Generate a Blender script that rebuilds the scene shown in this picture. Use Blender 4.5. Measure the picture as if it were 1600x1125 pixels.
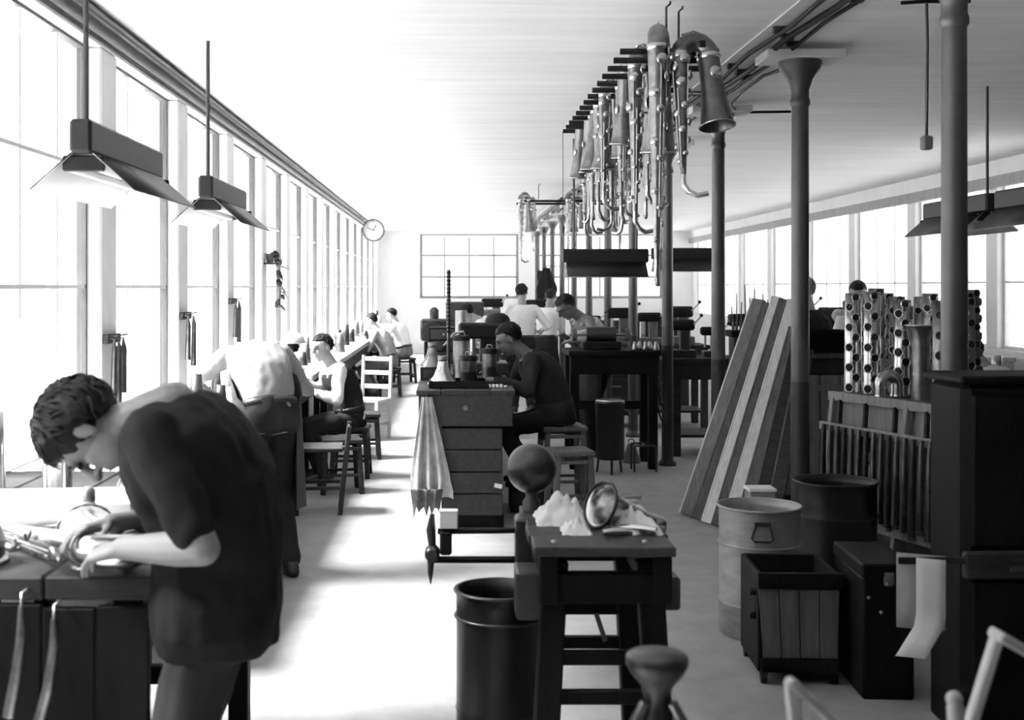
import bpy, math, random
import numpy as np
from mathutils import Vector, Matrix, noise as mnoise

random.seed(7)
scene = bpy.context.scene
for o in list(bpy.data.objects):
    bpy.data.objects.remove(o)
R = math.radians
V = Vector

# ------------------------------------------------------------------ camera
CAM_Z = 1.70
cam_d = bpy.data.cameras.new('camera')
cam = bpy.data.objects.new('camera', cam_d)
scene.collection.objects.link(cam)
cam.location = (0, 0, CAM_Z)
cam.rotation_euler = (R(90), 0, 0)
cam_d.sensor_width = 36
cam_d.lens = 36 * 1900 / 1600
cam_d.shift_x = 95 / 1600
cam_d.shift_y = -114.5 / 1600
cam_d.clip_end = 200
cam_d.dof.use_dof = True
cam_d.dof.focus_distance = 8.5
cam_d.dof.aperture_fstop = 4.0
scene.camera = cam

# ------------------------------------------------------------------ sky and exposure
world = bpy.data.worlds.new('overcast_sky')
scene.world = world
world.use_nodes = True
bg = world.node_tree.nodes['Background']
bg.inputs[0].default_value = (1, 1, 1, 1)
bg.inputs[1].default_value = 3.3
scene.view_settings.view_transform = 'Standard'
scene.view_settings.look = 'None'
scene.view_settings.exposure = -0.6
scene.view_settings.gamma = 1.0
scene.view_settings.use_curve_mapping = False
scene.cycles.use_denoising = True
scene.cycles.max_bounces = 8
scene.cycles.diffuse_bounces = 5
scene.cycles.transparent_max_bounces = 12
scene.cycles.sample_clamp_indirect = 8


# hazy sun, added to whiten the aisle, slanting in through the window wall
sun_d = bpy.data.lights.new('added_sun', 'SUN')
sun_d.energy = 125.0
sun_d.angle = R(30)
sun = bpy.data.objects.new('added_sun', sun_d)
scene.collection.objects.link(sun)
sun.rotation_euler = V((1.0, .12, -1.45)).to_track_quat('-Z', 'Y').to_euler()


def portal(name, loc, rot, sx, sy):
    """daylight portal: gives off nothing, only guides sky samples through a window"""
    l = bpy.data.lights.new(name, 'AREA')
    l.shape = 'RECTANGLE'
    l.size, l.size_y = sx, sy
    l.cycles.is_portal = True
    o = bpy.data.objects.new(name, l)
    scene.collection.objects.link(o)
    o.location = loc
    o.rotation_euler = rot
    return o


portal('window_portal', (-2.3, 15.0, 1.95), (0, R(-90), 0), 2.2, 31)
portal('window_portal', (6.5, 21.0, 1.9), (0, R(90), 0), 2.2, 20.5)

# ------------------------------------------------------------------ materials
MATS = {}


def mat(name, v, rough=0.6, metal=0.0, var=0.2, scale=6.0, bump=0.0, stretch=(1, 1, 1), spec=0.4, detail=5, coat=0.0):
    if name in MATS:
        return MATS[name]
    m = bpy.data.materials.new(name)
    m.use_nodes = True
    nt = m.node_tree
    b = nt.nodes['Principled BSDF']
    b.inputs['Roughness'].default_value = rough
    b.inputs['Metallic'].default_value = metal
    b.inputs['Specular IOR Level'].default_value = spec
    if coat:
        b.inputs['Coat Weight'].default_value = coat
    tc = nt.nodes.new('ShaderNodeTexCoord')
    mp = nt.nodes.new('ShaderNodeMapping')
    mp.inputs['Scale'].default_value = stretch
    nt.links.new(tc.outputs['Object'], mp.inputs['Vector'])
    n = nt.nodes.new('ShaderNodeTexNoise')
    n.inputs['Scale'].default_value = scale
    n.inputs['Detail'].default_value = detail
    n.inputs['Roughness'].default_value = 0.65
    nt.links.new(mp.outputs[0], n.inputs['Vector'])
    cr = nt.nodes.new('ShaderNodeValToRGB')
    lo, hi = v * (1 - var), min(0.95, v * (1 + var))
    cr.color_ramp.elements[0].position = 0.3
    cr.color_ramp.elements[1].position = 0.7
    cr.color_ramp.elements[0].color = (lo, lo, lo, 1)
    cr.color_ramp.elements[1].color = (hi, hi, hi, 1)
    nt.links.new(n.outputs['Fac'], cr.inputs[0])
    nt.links.new(cr.outputs[0], b.inputs['Base Color'])
    if bump:
        bp = nt.nodes.new('ShaderNodeBump')
        bp.inputs['Strength'].default_value = bump
        bp.inputs['Distance'].default_value = 0.01
        nt.links.new(n.outputs['Fac'], bp.inputs['Height'])
        nt.links.new(bp.outputs[0], b.inputs['Normal'])
    MATS[name] = m
    return m


def glass_mat():
    m = bpy.data.materials.new('window_glass')
    m.use_nodes = True
    nt = m.node_tree
    nt.nodes.clear()
    out = nt.nodes.new('ShaderNodeOutputMaterial')
    tr = nt.nodes.new('ShaderNodeBsdfTransparent')
    tr.inputs[0].default_value = (.95, .95, .95, 1)
    gl = nt.nodes.new('ShaderNodeBsdfGlossy')
    gl.inputs['Roughness'].default_value = 0.05
    mx = nt.nodes.new('ShaderNodeMixShader')
    mx.inputs[0].default_value = 0.06
    nt.links.new(tr.outputs[0], mx.inputs[1])
    nt.links.new(gl.outputs[0], mx.inputs[2])
    nt.links.new(mx.outputs[0], out.inputs[0])
    MATS['glass'] = m
    return m


glass_mat()
mat('plaster', .80, .9, var=.05, scale=3)
mat('pier_paint', .72, .8, var=.08, scale=4)
mat('ceiling_paint', .82, .9, var=.09, scale=1.6, stretch=(.35, 4, 1), detail=6)
mat('floor', .31, .7, var=.14, scale=5, bump=.1, detail=9)
mat('dim_wall', .10, .9, var=.08, scale=3)  # for unseen walls, darkened to cut bounced light
mat('frame_paint', .62, .6, var=.08)
mat('frame_shade', .05, .6, var=.2)  # shade on far jambs and head rails, put into the frame colour
mat('iron', .022, .42, var=.3, scale=9, spec=.5)
mat('iron_light', .11, .45, var=.3, scale=9, spec=.5)
mat('column_paint', .045, .42, var=.25, scale=9, spec=.5)
mat('column_dark', .018, .45, var=.25, scale=9, spec=.4)
mat('black', .006, .55, var=.3, spec=.18)
mat('black_gloss', .012, .28, var=.3)
mat('steel', .45, .3, 1.0, var=.2)
mat('steel_dark', .06, .38, .8, var=.4, scale=10)
mat('brass', .62, .22, 1.0, var=.15, scale=7)
mat('brass_dull', .24, .36, 1.0, var=.45, scale=14)
mat('brass_dark', .14, .4, 1.0, var=.4, scale=9)
mat('wood_dark', .025, .6, var=.5, scale=5, stretch=(1, 1, 6), bump=.2, spec=.18)
mat('wood_black', .005, .65, var=.5, scale=5, stretch=(6, 1, 1), bump=.2, spec=.12)
mat('wood_mid', .10, .6, var=.4, scale=5, stretch=(5, 5, .7), bump=.15)
mat('wood_bench', .035, .6, var=.4, scale=4, stretch=(6, 1, 8), bump=.15)
mat('wood_grey', .24, .65, var=.3, scale=5, stretch=(7, 7, .6), bump=.1)
mat('wood_pale', .55, .55, var=.15, scale=5, stretch=(6, 6, .6))
mat('board_gleam', .72, .3, var=.2, scale=4, stretch=(8, 8, .5), spec=.6)  # pale colour stands in for window light gleaming off the boards
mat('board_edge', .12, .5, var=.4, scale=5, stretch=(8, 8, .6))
mat('enamel_dark', .013, .45, var=.25, scale=14, spec=.18)
mat('enamel_white', .72, .4, var=.05)
mat('tin', .30, .42, .35, var=.25, scale=6, stretch=(1, 1, 3))
mat('tin_dark', .006, .35, 0, var=.6, scale=7, stretch=(2, 2, .5), spec=.35)
mat('cloth_grey', .42, .95, var=.35, scale=9, bump=.2)
mat('cloth_dirty', .10, .95, var=.5, scale=12, bump=.2)
mat('paper', .88, .8, var=.03)
mat('paper_grey', .42, .8, var=.08)
mat('skin', .30, .55, var=.08, scale=10)
mat('skin_mid', .20, .55, var=.1, scale=10)
mat('skin_dark', .13, .55, var=.1, scale=10)
mat('hair_black', .006, .6, var=.4, scale=40, bump=.5, stretch=(1, 1, .4), spec=.2)
mat('hair_grey', .30, .7, var=.3, scale=40, bump=.5)
mat('eye', .02, .3)
mat('shirt_black', .010, .9, var=.35, scale=7, spec=.12)
mat('shirt_white', .82, .9, var=.06, scale=6)
mat('shirt_light', .50, .9, var=.12, scale=6)
mat('shirt_grey', .26, .9, var=.2, scale=6)
mat('cloth_dark', .014, .9, var=.4, scale=8, spec=.18)
mat('trouser_dark', .016, .9, var=.35, scale=6, spec=.18)
mat('trouser_mid', .12, .9, var=.3, scale=6)
mat('trouser_pale', .30, .9, var=.25, scale=5)
mat('apron_dark', .05, .9, var=.4, scale=8, spec=.18)
mat('leather', .02, .4, var=.3)
mat('leaf', .035, .6, var=.4)
mat('white_part', .80, .5, var=.08)
mat('hollow_shade', .02, .8)  # flat dark tone painted as shade inside bells and tone holes

# ------------------------------------------------------------------ helpers


def orient(mtx_cols):
    m = Matrix.Identity(4)
    for i, c in enumerate(mtx_cols):
        for j in range(3):
            m[j][i] = c[j]
    return m


def frame_z(d, hint=V((0, 0, 1))):
    """matrix whose z axis runs along d"""
    z = V(d).normalized()
    h = V(hint)
    if abs(z.dot(h.normalized())) > .98:
        h = V((0, 1, 0)) if abs(z.y) < .9 else V((1, 0, 0))
    x = h.cross(z).normalized()
    y = z.cross(x)
    return orient((x, y, z))


class MB:
    def __init__(self):
        self.v, self.f, self.s = [], [], []

    def add(self, vs, fs, smooth=False, M=None):
        b = len(self.v)
        if M is not None:
            vs = [M @ V(p) for p in vs]
        self.v += [tuple(p) for p in vs]
        self.f += [tuple(b + i for i in f) for f in fs]
        self.s += [smooth] * len(fs)
        return self

    def box(self, c, s, b=0.0, M=None, rot=None):
        c = V(c)
        hx, hy, hz = s[0] / 2, s[1] / 2, s[2] / 2
        T = Matrix.Translation(c)
        if rot is not None:
            T = T @ (rot.to_4x4() if isinstance(rot, Matrix) else Matrix.Rotation(rot, 4, 'Z'))
        if M is not None:
            T = M @ T
        if not b:
            vs = [(x * hx, y * hy, z * hz) for x in (-1, 1) for y in (-1, 1) for z in (-1, 1)]
            fs = [(0, 1, 3, 2), (4, 6, 7, 5), (0, 4, 5, 1), (2, 3, 7, 6), (0, 2, 6, 4), (1, 5, 7, 3)]
            return self.add(vs, fs, False, T)
        b = min(b, hx * .9, hy * .9, hz * .9)
        vs, idx = [], {}
        h = (hx, hy, hz)
        for sx in (-1, 1):
            for sy in (-1, 1):
                for sz in (-1, 1):
                    sg = (sx, sy, sz)
                    for a in range(3):
                        idx[(sg, a)] = len(vs)
                        vs.append(tuple(sg[k] * (h[k] if k == a else h[k] - b) for k in range(3)))
        fs = []
        for a in range(3):
            o1, o2 = [k for k in range(3) if k != a]
            for s_ in (-1, 1):
                q = []
                for (p, r_) in ((-1, -1), (1, -1), (1, 1), (-1, 1)):
                    g = [0, 0, 0]
                    g[a], g[o1], g[o2] = s_, p, r_
                    q.append(idx[(tuple(g), a)])
                fs.append(q)
        for c3 in range(3):
            a, b2 = [k for k in range(3) if k != c3]
            for sa in (-1, 1):
                for sb in (-1, 1):
                    g = [0, 0, 0]
                    g[a], g[b2] = sa, sb
                    g[c3] = -1
                    l = tuple(g)
                    g[c3] = 1
                    u = tuple(g)
                    fs.append([idx[(l, a)], idx[(u, a)], idx[(u, b2)], idx[(l, b2)]])
        for sx in (-1, 1):
            for sy in (-1, 1):
                for sz in (-1, 1):
                    fs.append([idx[((sx, sy, sz), k)] for k in range(3)])
        out = []
        for q in fs:
            p = [V(vs[i]) for i in q]
            n = (p[1] - p[0]).cross(p[2] - p[0])
            if n.dot(sum(p, V())) < 0:
                q = q[::-1]
            out.append(q)
        return self.add(vs, out, False, T)

    def beam(self, p0, p1, w, d, b=0.0, hint=(0, 0, 1)):
        """a bar of w x d from p0 to p1"""
        p0, p1 = V(p0), V(p1)
        L = (p1 - p0).length
        M = Matrix.Translation((p0 + p1) / 2) @ frame_z(p1 - p0, V(hint))
        return self.box((0, 0, 0), (w, d, L), b, M)

    def tube(self, pts, r, n=8, caps=True, M=None, flat=1.0):
        pts = [V(p) for p in pts]
        if not isinstance(r, (list, tuple)):
            r = [r] * len(pts)
        k = len(pts)
        tans = []
        for i in range(k):
            t = (pts[min(i + 1, k - 1)] - pts[max(i - 1, 0)])
            tans.append(t.normalized() if t.length > 1e-9 else V((0, 0, 1)))
        m = frame_z(tans[0]).to_3x3()
        x = m.col[0].copy()
        vs, fs = [], []
        for i in range(k):
            t = tans[i]
            x = (x - t * x.dot(t))
            x = x.normalized() if x.length > 1e-6 else frame_z(t).to_3x3().col[0]
            y = t.cross(x)
            for j in range(n):
                a = 2 * math.pi * j / n
                vs.append(pts[i] + x * (math.cos(a) * r[i]) + y * (math.sin(a) * r[i] * flat))
        for i in range(k - 1):
            for j in range(n):
                a, b = i * n + j, i * n + (j + 1) % n
                fs.append((a, b, b + n, a + n))
        self.add(vs, fs, True, M)
        if caps:
            self.add(vs[:n], [tuple(range(n))[::-1]], False, M)
            self.add(vs[-n:], [tuple(range(n))], False, M)
        return self

    def lathe(self, prof, n=20, M=None, caps=True, arc=None):
        vs, fs = [], []
        k = len(prof)
        for (r, z) in prof:
            for j in range(n):
                a = 2 * math.pi * j / n
                vs.append((r * math.cos(a), r * math.sin(a), z))
        for i in range(k - 1):
            for j in range(n):
                a, b = i * n + j, i * n + (j + 1) % n
                fs.append((a, b, b + n, a + n))
        self.add(vs, fs, True, M)
        if caps:
            if prof[0][0] > 1e-4:
                self.add(vs[:n], [tuple(range(n))[::-1]], False, M)
            if prof[-1][0] > 1e-4:
                self.add(vs[-n:], [tuple(range(n))], False, M)
        return self

    def ball(self, c, r, n=12, m=8, M=None):
        r = (r, r, r) if not isinstance(r, (tuple, list)) else r
        vs, fs = [], []
        for i in range(m + 1):
            th = math.pi * i / m
            for j in range(n):
                a = 2 * math.pi * j / n
                vs.append((c[0] + r[0] * math.sin(th) * math.cos(a), c[1] + r[1] * math.sin(th) * math.sin(a), c[2] - r[2] * math.cos(th)))
        for i in range(m):
            for j in range(n):
                a, b = i * n + j, i * n + (j + 1) % n
                fs.append((a, b, b + n, a + n))
        return self.add(vs, fs, True, M)

    def prism(self, poly, depth, M=None):
        """closed 2D outline in xz, extruded along y by +-depth/2"""
        k = len(poly)
        vs = [(p[0], -depth / 2, p[1]) for p in poly] + [(p[0], depth / 2, p[1]) for p in poly]
        ar = sum(poly[i][0] * poly[(i + 1) % k][1] - poly[(i + 1) % k][0] * poly[i][1] for i in range(k))
        f0 = tuple(range(k))
        fs = [f0, tuple(range(2 * k - 1, k - 1, -1))]
        for i in range(k):
            j = (i + 1) % k
            fs.append((j, i, k + i, k + j))
        if ar < 0:
            fs = [f[::-1] for f in fs]
        return self.add(vs, fs, False, M)

    def sheet(self, grid, thick, M=None):
        """a grid of points (rows of equal length) thickened into a solid cloth or plate"""
        rws, cl = len(grid), len(grid[0])
        P = [[V(p) for p in row] for row in grid]
        N = []
        for i in range(rws):
            for j in range(cl):
                du = P[min(i + 1, rws - 1)][j] - P[max(i - 1, 0)][j]
                dv = P[i][min(j + 1, cl - 1)] - P[i][max(j - 1, 0)]
                n_ = du.cross(dv)
                N.append(n_.normalized() if n_.length > 1e-9 else V((0, 0, 1)))
        flat = [p for row in P for p in row]
        top = [flat[i] + N[i] * (thick / 2) for i in range(len(flat))]
        bot = [flat[i] - N[i] * (thick / 2) for i in range(len(flat))]
        o = len(top)
        fs = []
        for i in range(rws - 1):
            for j in range(cl - 1):
                a, b, c, d = i * cl + j, i * cl + j + 1, (i + 1) * cl + j + 1, (i + 1) * cl + j
                fs.append((a, d, c, b))
                fs.append((o + a, o + b, o + c, o + d))
        ring = [j for j in range(cl)] + [i * cl + cl - 1 for i in range(1, rws)] + [(rws - 1) * cl + j for j in range(cl - 2, -1, -1)] + [i * cl for i in range(rws - 2, 0, -1)]
        for a, b in zip(ring, ring[1:] + ring[:1]):
            fs.append((a, b, o + b, o + a))
        return self.add(top + bot, fs, True, M)

    def mesh(self, name):
        me = bpy.data.meshes.new(name)
        me.from_pydata(self.v, [], self.f)
        me.polygons.foreach_set('use_smooth', self.s)
        me.update()
        return me

    def build(self, name, m, parent=None, loc=None, rot=None):
        return link(name, self.mesh(name), m, parent, loc, rot)


def link(name, me, m=None, parent=None, loc=None, rot=None):
    o = bpy.data.objects.new(name, me)
    scene.collection.objects.link(o)
    if m is not None and not me.materials:
        me.materials.append(MATS[m] if isinstance(m, str) else m)
    if parent:
        o.parent = parent
    if loc is not None:
        o.location = loc
    if rot is not None:
        o.rotation_euler = rot if not isinstance(rot, (int, float)) else (0, 0, rot)
    return o


def tag(o, label, cat, group=None, kind=None):
    o['label'] = label
    o['category'] = cat
    if group:
        o['group'] = group
    if kind:
        o['kind'] = kind
    return o


def thing(name, label, cat, loc=(0, 0, 0), rz=0, group=None, kind=None):
    o = bpy.data.objects.new(name, None)
    o.empty_display_size = .1
    scene.collection.objects.link(o)
    o.location = loc
    o.rotation_euler = (0, 0, rz) if isinstance(rz, (int, float)) else rz
    return tag(o, label, cat, group, kind)


def dup(root, label, loc=None, rot=None, scale=None, group=None):
    r = root.copy()
    scene.collection.objects.link(r)
    r['label'] = label
    if group:
        r['group'] = group
    if loc is not None:
        r.location = loc
    if rot is not None:
        r.rotation_euler = rot if not isinstance(rot, (int, float)) else (0, 0, rot)
    if scale is not None:
        r.scale = (scale,) * 3 if isinstance(scale, (int, float)) else scale
    for ch in list(root.children):
        c = ch.copy()
        scene.collection.objects.link(c)
        c.parent = r
        for g in list(ch.children):
            d = g.copy()
            scene.collection.objects.link(d)
            d.parent = c
    return r


ORD = ['first', 'second', 'third', 'fourth', 'fifth', 'sixth', 'seventh', 'eighth', 'ninth', 'tenth', 'eleventh', 'twelfth', 'thirteenth', 'fourteenth', 'fifteenth', 'sixteenth', 'seventeenth', 'eighteenth', 'nineteenth', 'twentieth']

# ------------------------------------------------------------------ the room
XL, XR, YB, YF, ZC = -1.85, 6.1, 31.0, -4.0, 3.12


def struct(name, mb, m, label, cat):
    return tag(mb.build(name, m), label, cat, kind='structure')


struct('floor', MB().box(((XL + XR) / 2, (YB + YF) / 2, -.1), (XR - XL + 1.2, YB - YF + 1, .2)), 'floor', 'worn concrete workshop floor running the length of the hall', 'floor')
struct('ceiling', MB().box(((XL + XR) / 2, (YB + YF) / 2, ZC + .1), (XR - XL + 1.2, YB - YF + 1, .2)), 'ceiling_paint', 'pale flat ceiling over the whole workshop', 'ceiling')
ground = struct('ground', MB().box((2, 14, -.4), (120, 120, .2)), 'plaster', 'pale open ground outside the workshop windows', 'ground')

# left wall: piers, lintel and a low wall under the windows
wl = thing('wall_left', 'white window wall with narrow piers along the aisle', 'wall', kind='structure')
PIER0, PITCH, PW = 6.43, 1.82, .30
PIERS = [PIER0 + PITCH * k for k in range(-3, 14)]
MB().box((XL - .15, (YB + YF) / 2, .45), (.30, YB - YF, .90)).build('parapet', 'plaster', wl)
MB().box((XL - .15, (YB + YF) / 2, (2.97 + ZC) / 2), (.30, YB - YF, ZC - 2.97)).build('lintel', 'pier_paint', wl)
MB().box((XL - .15, (YF + PIERS[0]) / 2, 1.935), (.30, PIERS[0] - YF, 2.07)).build('solid_bay', 'plaster', wl)
for y in PIERS:
    MB().box((XL - .15, y + PW / 2, 1.935), (.30, PW, 2.07), .012).build('pier', 'pier_paint', wl)
y = PIERS[-1] + PW
if y < YB:
    MB().box((XL - .15, (y + YB) / 2, 1.935), (.30, YB - y, 2.07)).build('end_bay', 'plaster', wl)

WN = [0]


def window(axis, at, a0, a1, z0, z1, label, vbars, hbars, fm='frame_paint', side=-1):
    """a window in a wall: axis 'y' runs along Y at X=at, axis 'x' runs along X at Y=at"""
    WN[0] += 1
    w = thing('window_%d' % WN[0], label, 'window', kind='structure')

    def bx(name, a, b, c, d, t, m):
        ctr = ((a + b) / 2, (c + d) / 2)
        if axis == 'y':
            MB().box((at, ctr[0], ctr[1]), (t, b - a, d - c)).build(name, m, w)
        else:
            MB().box((ctr[0], at, ctr[1]), (b - a, t, d - c)).build(name, m, w)
    f = .022 if side < 0 else (.04 if axis == 'y' else .07)
    bx('jamb', a0, a0 + f, z0, z1, .07, fm)
    bx('jamb', a1 - f, a1, z0, z1, .05, 'frame_shade' if side < 0 else fm)
    bx('head_rail', a0 + f, a1 - f, z1 - f * .7, z1, .05, 'frame_shade' if side < 0 else fm)
    bx('bottom_rail', a0 + f, a1 - f, z0, z0 + f, .07, fm)
    mw = .008 if axis == 'y' else .020
    va = [a0 + f] + [a0 + (a1 - a0) * t for t in vbars] + [a1 - f]
    za = [z0 + f] + list(hbars) + [z1 - f * .7]
    for t in va[1:-1]:
        bx('mullion', t - mw, t + mw, z0 + f, z1 - f, .03, fm)
    for t in za[1:-1]:
        bx('transom', a0 + f, a1 - f, t - mw * 1.2, t + mw * 1.2, .04, fm)
    for i in range(len(va) - 1):
        for j in range(len(za) - 1):
            bx('pane', va[i] + .006, va[i + 1] - .006, za[j] + .008, za[j + 1] - .008, .005, 'glass')
    return w


for i, y in enumerate(PIERS[:-1]):
    if i < 2:  # windows out of view, added to light the near end
        lab = 'unseen window added for light near the camera, %s along the left wall' % ORD[i]
    else:
        lab = 'tall overexposed window in the left wall, %s in view' % (ORD[i - 2])
    window('y', XL - .10, y + PW, y + PITCH, .90, 2.97, lab, (.36, .70), (1.70, 2.33))

# back wall
wb = thing('wall_back', 'far white end wall of the workshop', 'wall', kind='structure')
BW = [(-.80, 1.72), (2.2, 5.4)]
MB().box(((XL + XR) / 2, YB + .15, .7), (XR - XL + .6, .3, 1.4)).build('lower_wall', 'plaster', wb)
MB().box(((XL + XR) / 2, YB + .15, 3.085), (XR - XL + .6, .3, .07)).build('lintel', 'plaster', wb)
for a, b in ((XL - .3, BW[0][0]), (BW[0][1], BW[1][0]), (BW[1][1], XR + .3)):
    MB().box(((a + b) / 2, YB + .15, 2.225), (b - a, .3, 1.65)).build('wall_panel', 'plaster', wb)
for k, (a, b) in enumerate(BW):
    window('x', YB + .1, a, b, 1.4, 3.05, ('gridded window in the far end wall at the end of the aisle', 'gridded window in the far end wall behind the columns')[k], [(j + 1) / 4 for j in range(3)], (1.95, 2.5), 'wood_grey', 1)

# right wall: unseen near part kept solid to shade the room, windowed further on
wr = thing('wall_right', 'right-hand outer wall with a band of windows under a grey lintel', 'wall', kind='structure')
RY0, RW = 11.2, 2.4
MB().box((XR + .15, (YB + YF) / 2, .5), (.3, YB - YF, 1.0)).build('parapet', 'plaster', wr)
MB().box((XR + .15, (YB + YF) / 2, 3.03), (.3, YB - YF, .18)).build('lintel', 'plaster', wr)
MB().box((XR - .02, (YB + RY0) / 2, 2.87), (.05, YB - RY0, .13)).build('fascia', 'wood_grey', wr)
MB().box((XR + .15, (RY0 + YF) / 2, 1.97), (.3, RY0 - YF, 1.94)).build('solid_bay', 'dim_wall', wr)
y = RY0
k = 0
while y < YB - .5:
    y1 = min(y + RW, YB)
    MB().box((XR + .15, y + .14, 1.97), (.3, .28, 1.94), .01).build('pier', 'plaster', wr)
    window('y', XR + .1, y + .28, y1, 1.0, 2.94, 'wide window in the right-hand wall, %s from the near end' % ORD[k], (.33, .66), (1.75,), side=1)
    y += RW
    k += 1
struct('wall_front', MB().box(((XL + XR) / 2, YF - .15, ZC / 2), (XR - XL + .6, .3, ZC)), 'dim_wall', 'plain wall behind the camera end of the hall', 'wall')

# pipes along the top of the left wall
t = MB().tube([(XL + .05, YF + .1, 3.085), (XL + .05, YB - .05, 3.085)], .026, 8).build('ceiling_pipe', 'iron')
tag(t, 'thick dark pipe running along the ceiling edge above the windows', 'pipe')
t = MB().tube([(XL + .012, YF + .1, 3.0), (XL + .012, YB - .05, 3.0)], .009, 6).build('conduit', 'black')
tag(t, 'thin dark conduit fixed to the lintel above the left windows', 'conduit')

# ------------------------------------------------------------------ cast-iron columns
CX, CP, CY0 = 2.06, 2.20, 4.98


def column(i):
    y = CY0 + CP * i
    lab = ('nearest of the slender iron columns, cut off by the top of the picture', 'slender iron column rising behind the two metal drums', 'slender iron column behind the top ends of the leaning boards')
    o = thing('cast_iron_column', lab[i] if i < 3 else 'slender iron column, %s in the row from the camera' % ORD[i], 'column', (CX, y, 0), 0, 'row of cast-iron columns', 'structure')
    if i == 0:
        column.proto = o
        MB().lathe([(.085, 0), (.085, .03), (.062, .05), (.056, .09), (.054, 1.14)], 20).build('lower_shaft', 'column_dark', o)
        MB().lathe([(.0535, 1.14), (.049, 2.80)], 20, caps=False).build('upper_shaft', 'column_paint', o)
        MB().lathe([(.049, 2.76), (.058, 2.775), (.058, 2.80), (.052, 2.815), (.052, 2.86), (.075, 2.92), (.12, 2.985), (.125, 3.01), (.125, 3.03)], 20).build('capital', 'column_paint', o)
        MB().box((0, 0, 3.055), (.46, .30, .05), .006).build('bearing_plate', 'pier_paint', o)
    else:
        for ch in column.proto.children:
            c = ch.copy()
            scene.collection.objects.link(c)
            c.parent = o
    return o


for i in range(12):
    column(i)

# ------------------------------------------------------------------ people
UP = V((0, 0, 1))


def loft(mb, secs, n=16):
    """secs: (centre, side axis, front axis, half width, half depth)"""
    vs, fs = [], []
    for (c, sx, fx, a, b) in secs:
        for j in range(n):
            t = 2 * math.pi * j / n
            ct, st = math.cos(t), math.sin(t)
            e = .85
            x = math.copysign(abs(ct) ** e, ct) * a
            y = math.copysign(abs(st) ** e, st) * b
            vs.append(c + sx * x + fx * y)
    k = len(secs)
    for i in range(k - 1):
        for j in range(n):
            a, b = i * n + j, i * n + (j + 1) % n
            fs.append((a, b, b + n, a + n))
    fs.append(tuple(range(n))[::-1])
    fs.append(tuple((k - 1) * n + j for j in range(n)))
    mb.add(vs, fs, True)


def capsule(mb, p0, p1, r0, r1, n=12):
    p0, p1 = V(p0), V(p1)
    d = (p1 - p0)
    L = d.length
    d.normalize()
    pts, rs = [], []
    for a in (-80, -50, -25):
        pts.append(p0 + d * (r0 * math.sin(R(a))))
        rs.append(r0 * math.cos(R(a)))
    for q in (0, .33, .66, 1):
        pts.append(p0 + d * (L * q))
        rs.append(r0 + (r1 - r0) * q)
    for a in (25, 50, 80):
        pts.append(p1 + d * (r1 * math.sin(R(a))))
        rs.append(r1 * math.cos(R(a)))
    mb.tube(pts, rs, n)


def remeshed(mb, voxel, name, it=4, wr=0.0, fr=9.0, seed=0, stretch=(1, 1, 1)):
    o = bpy.data.objects.new('tmp', mb.mesh('tmp'))
    scene.collection.objects.link(o)
    m = o.modifiers.new('r', 'REMESH')
    m.mode = 'VOXEL'
    m.voxel_size = voxel
    m.use_smooth_shade = True
    s = o.modifiers.new('s', 'SMOOTH')
    s.iterations = it
    s.factor = .5
    dg = bpy.context.evaluated_depsgraph_get()
    me = bpy.data.meshes.new_from_object(o.evaluated_get(dg))
    me.name = name
    old = o.data
    bpy.data.objects.remove(o)
    bpy.data.meshes.remove(old)
    if wr:
        k = len(me.vertices)
        co = np.empty(k * 3)
        no = np.empty(k * 3)
        me.vertices.foreach_get('co', co)
        me.vertex_normals.foreach_get('vector', no)
        co, no = co.reshape(-1, 3), no.reshape(-1, 3)
        off = V((seed * 3.1, seed * 1.7, 0))
        st = np.array(stretch) * fr
        d = np.array([mnoise.noise(V(p) + off) for p in co * st])
        d = d + .5 * np.array([mnoise.noise(V(p) - off) for p in co * st * 2.3])
        co = co + no * (d * wr)[:, None]
        me.vertices.foreach_set('co', co.ravel())
        me.update()
    return me


def ik(a, t, l1, l2, hint):
    a, t = V(a), V(t)
    d = t - a
    D = min(d.length, (l1 + l2) * .995)
    d.normalize()
    h = V(hint)
    h = h - d * h.dot(d)
    h.normalize()
    x = (l1 * l1 - l2 * l2 + D * D) / (2 * D)
    y = math.sqrt(max(0, l1 * l1 - x * x))
    return a + d * x + h * y, a + d * D


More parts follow.
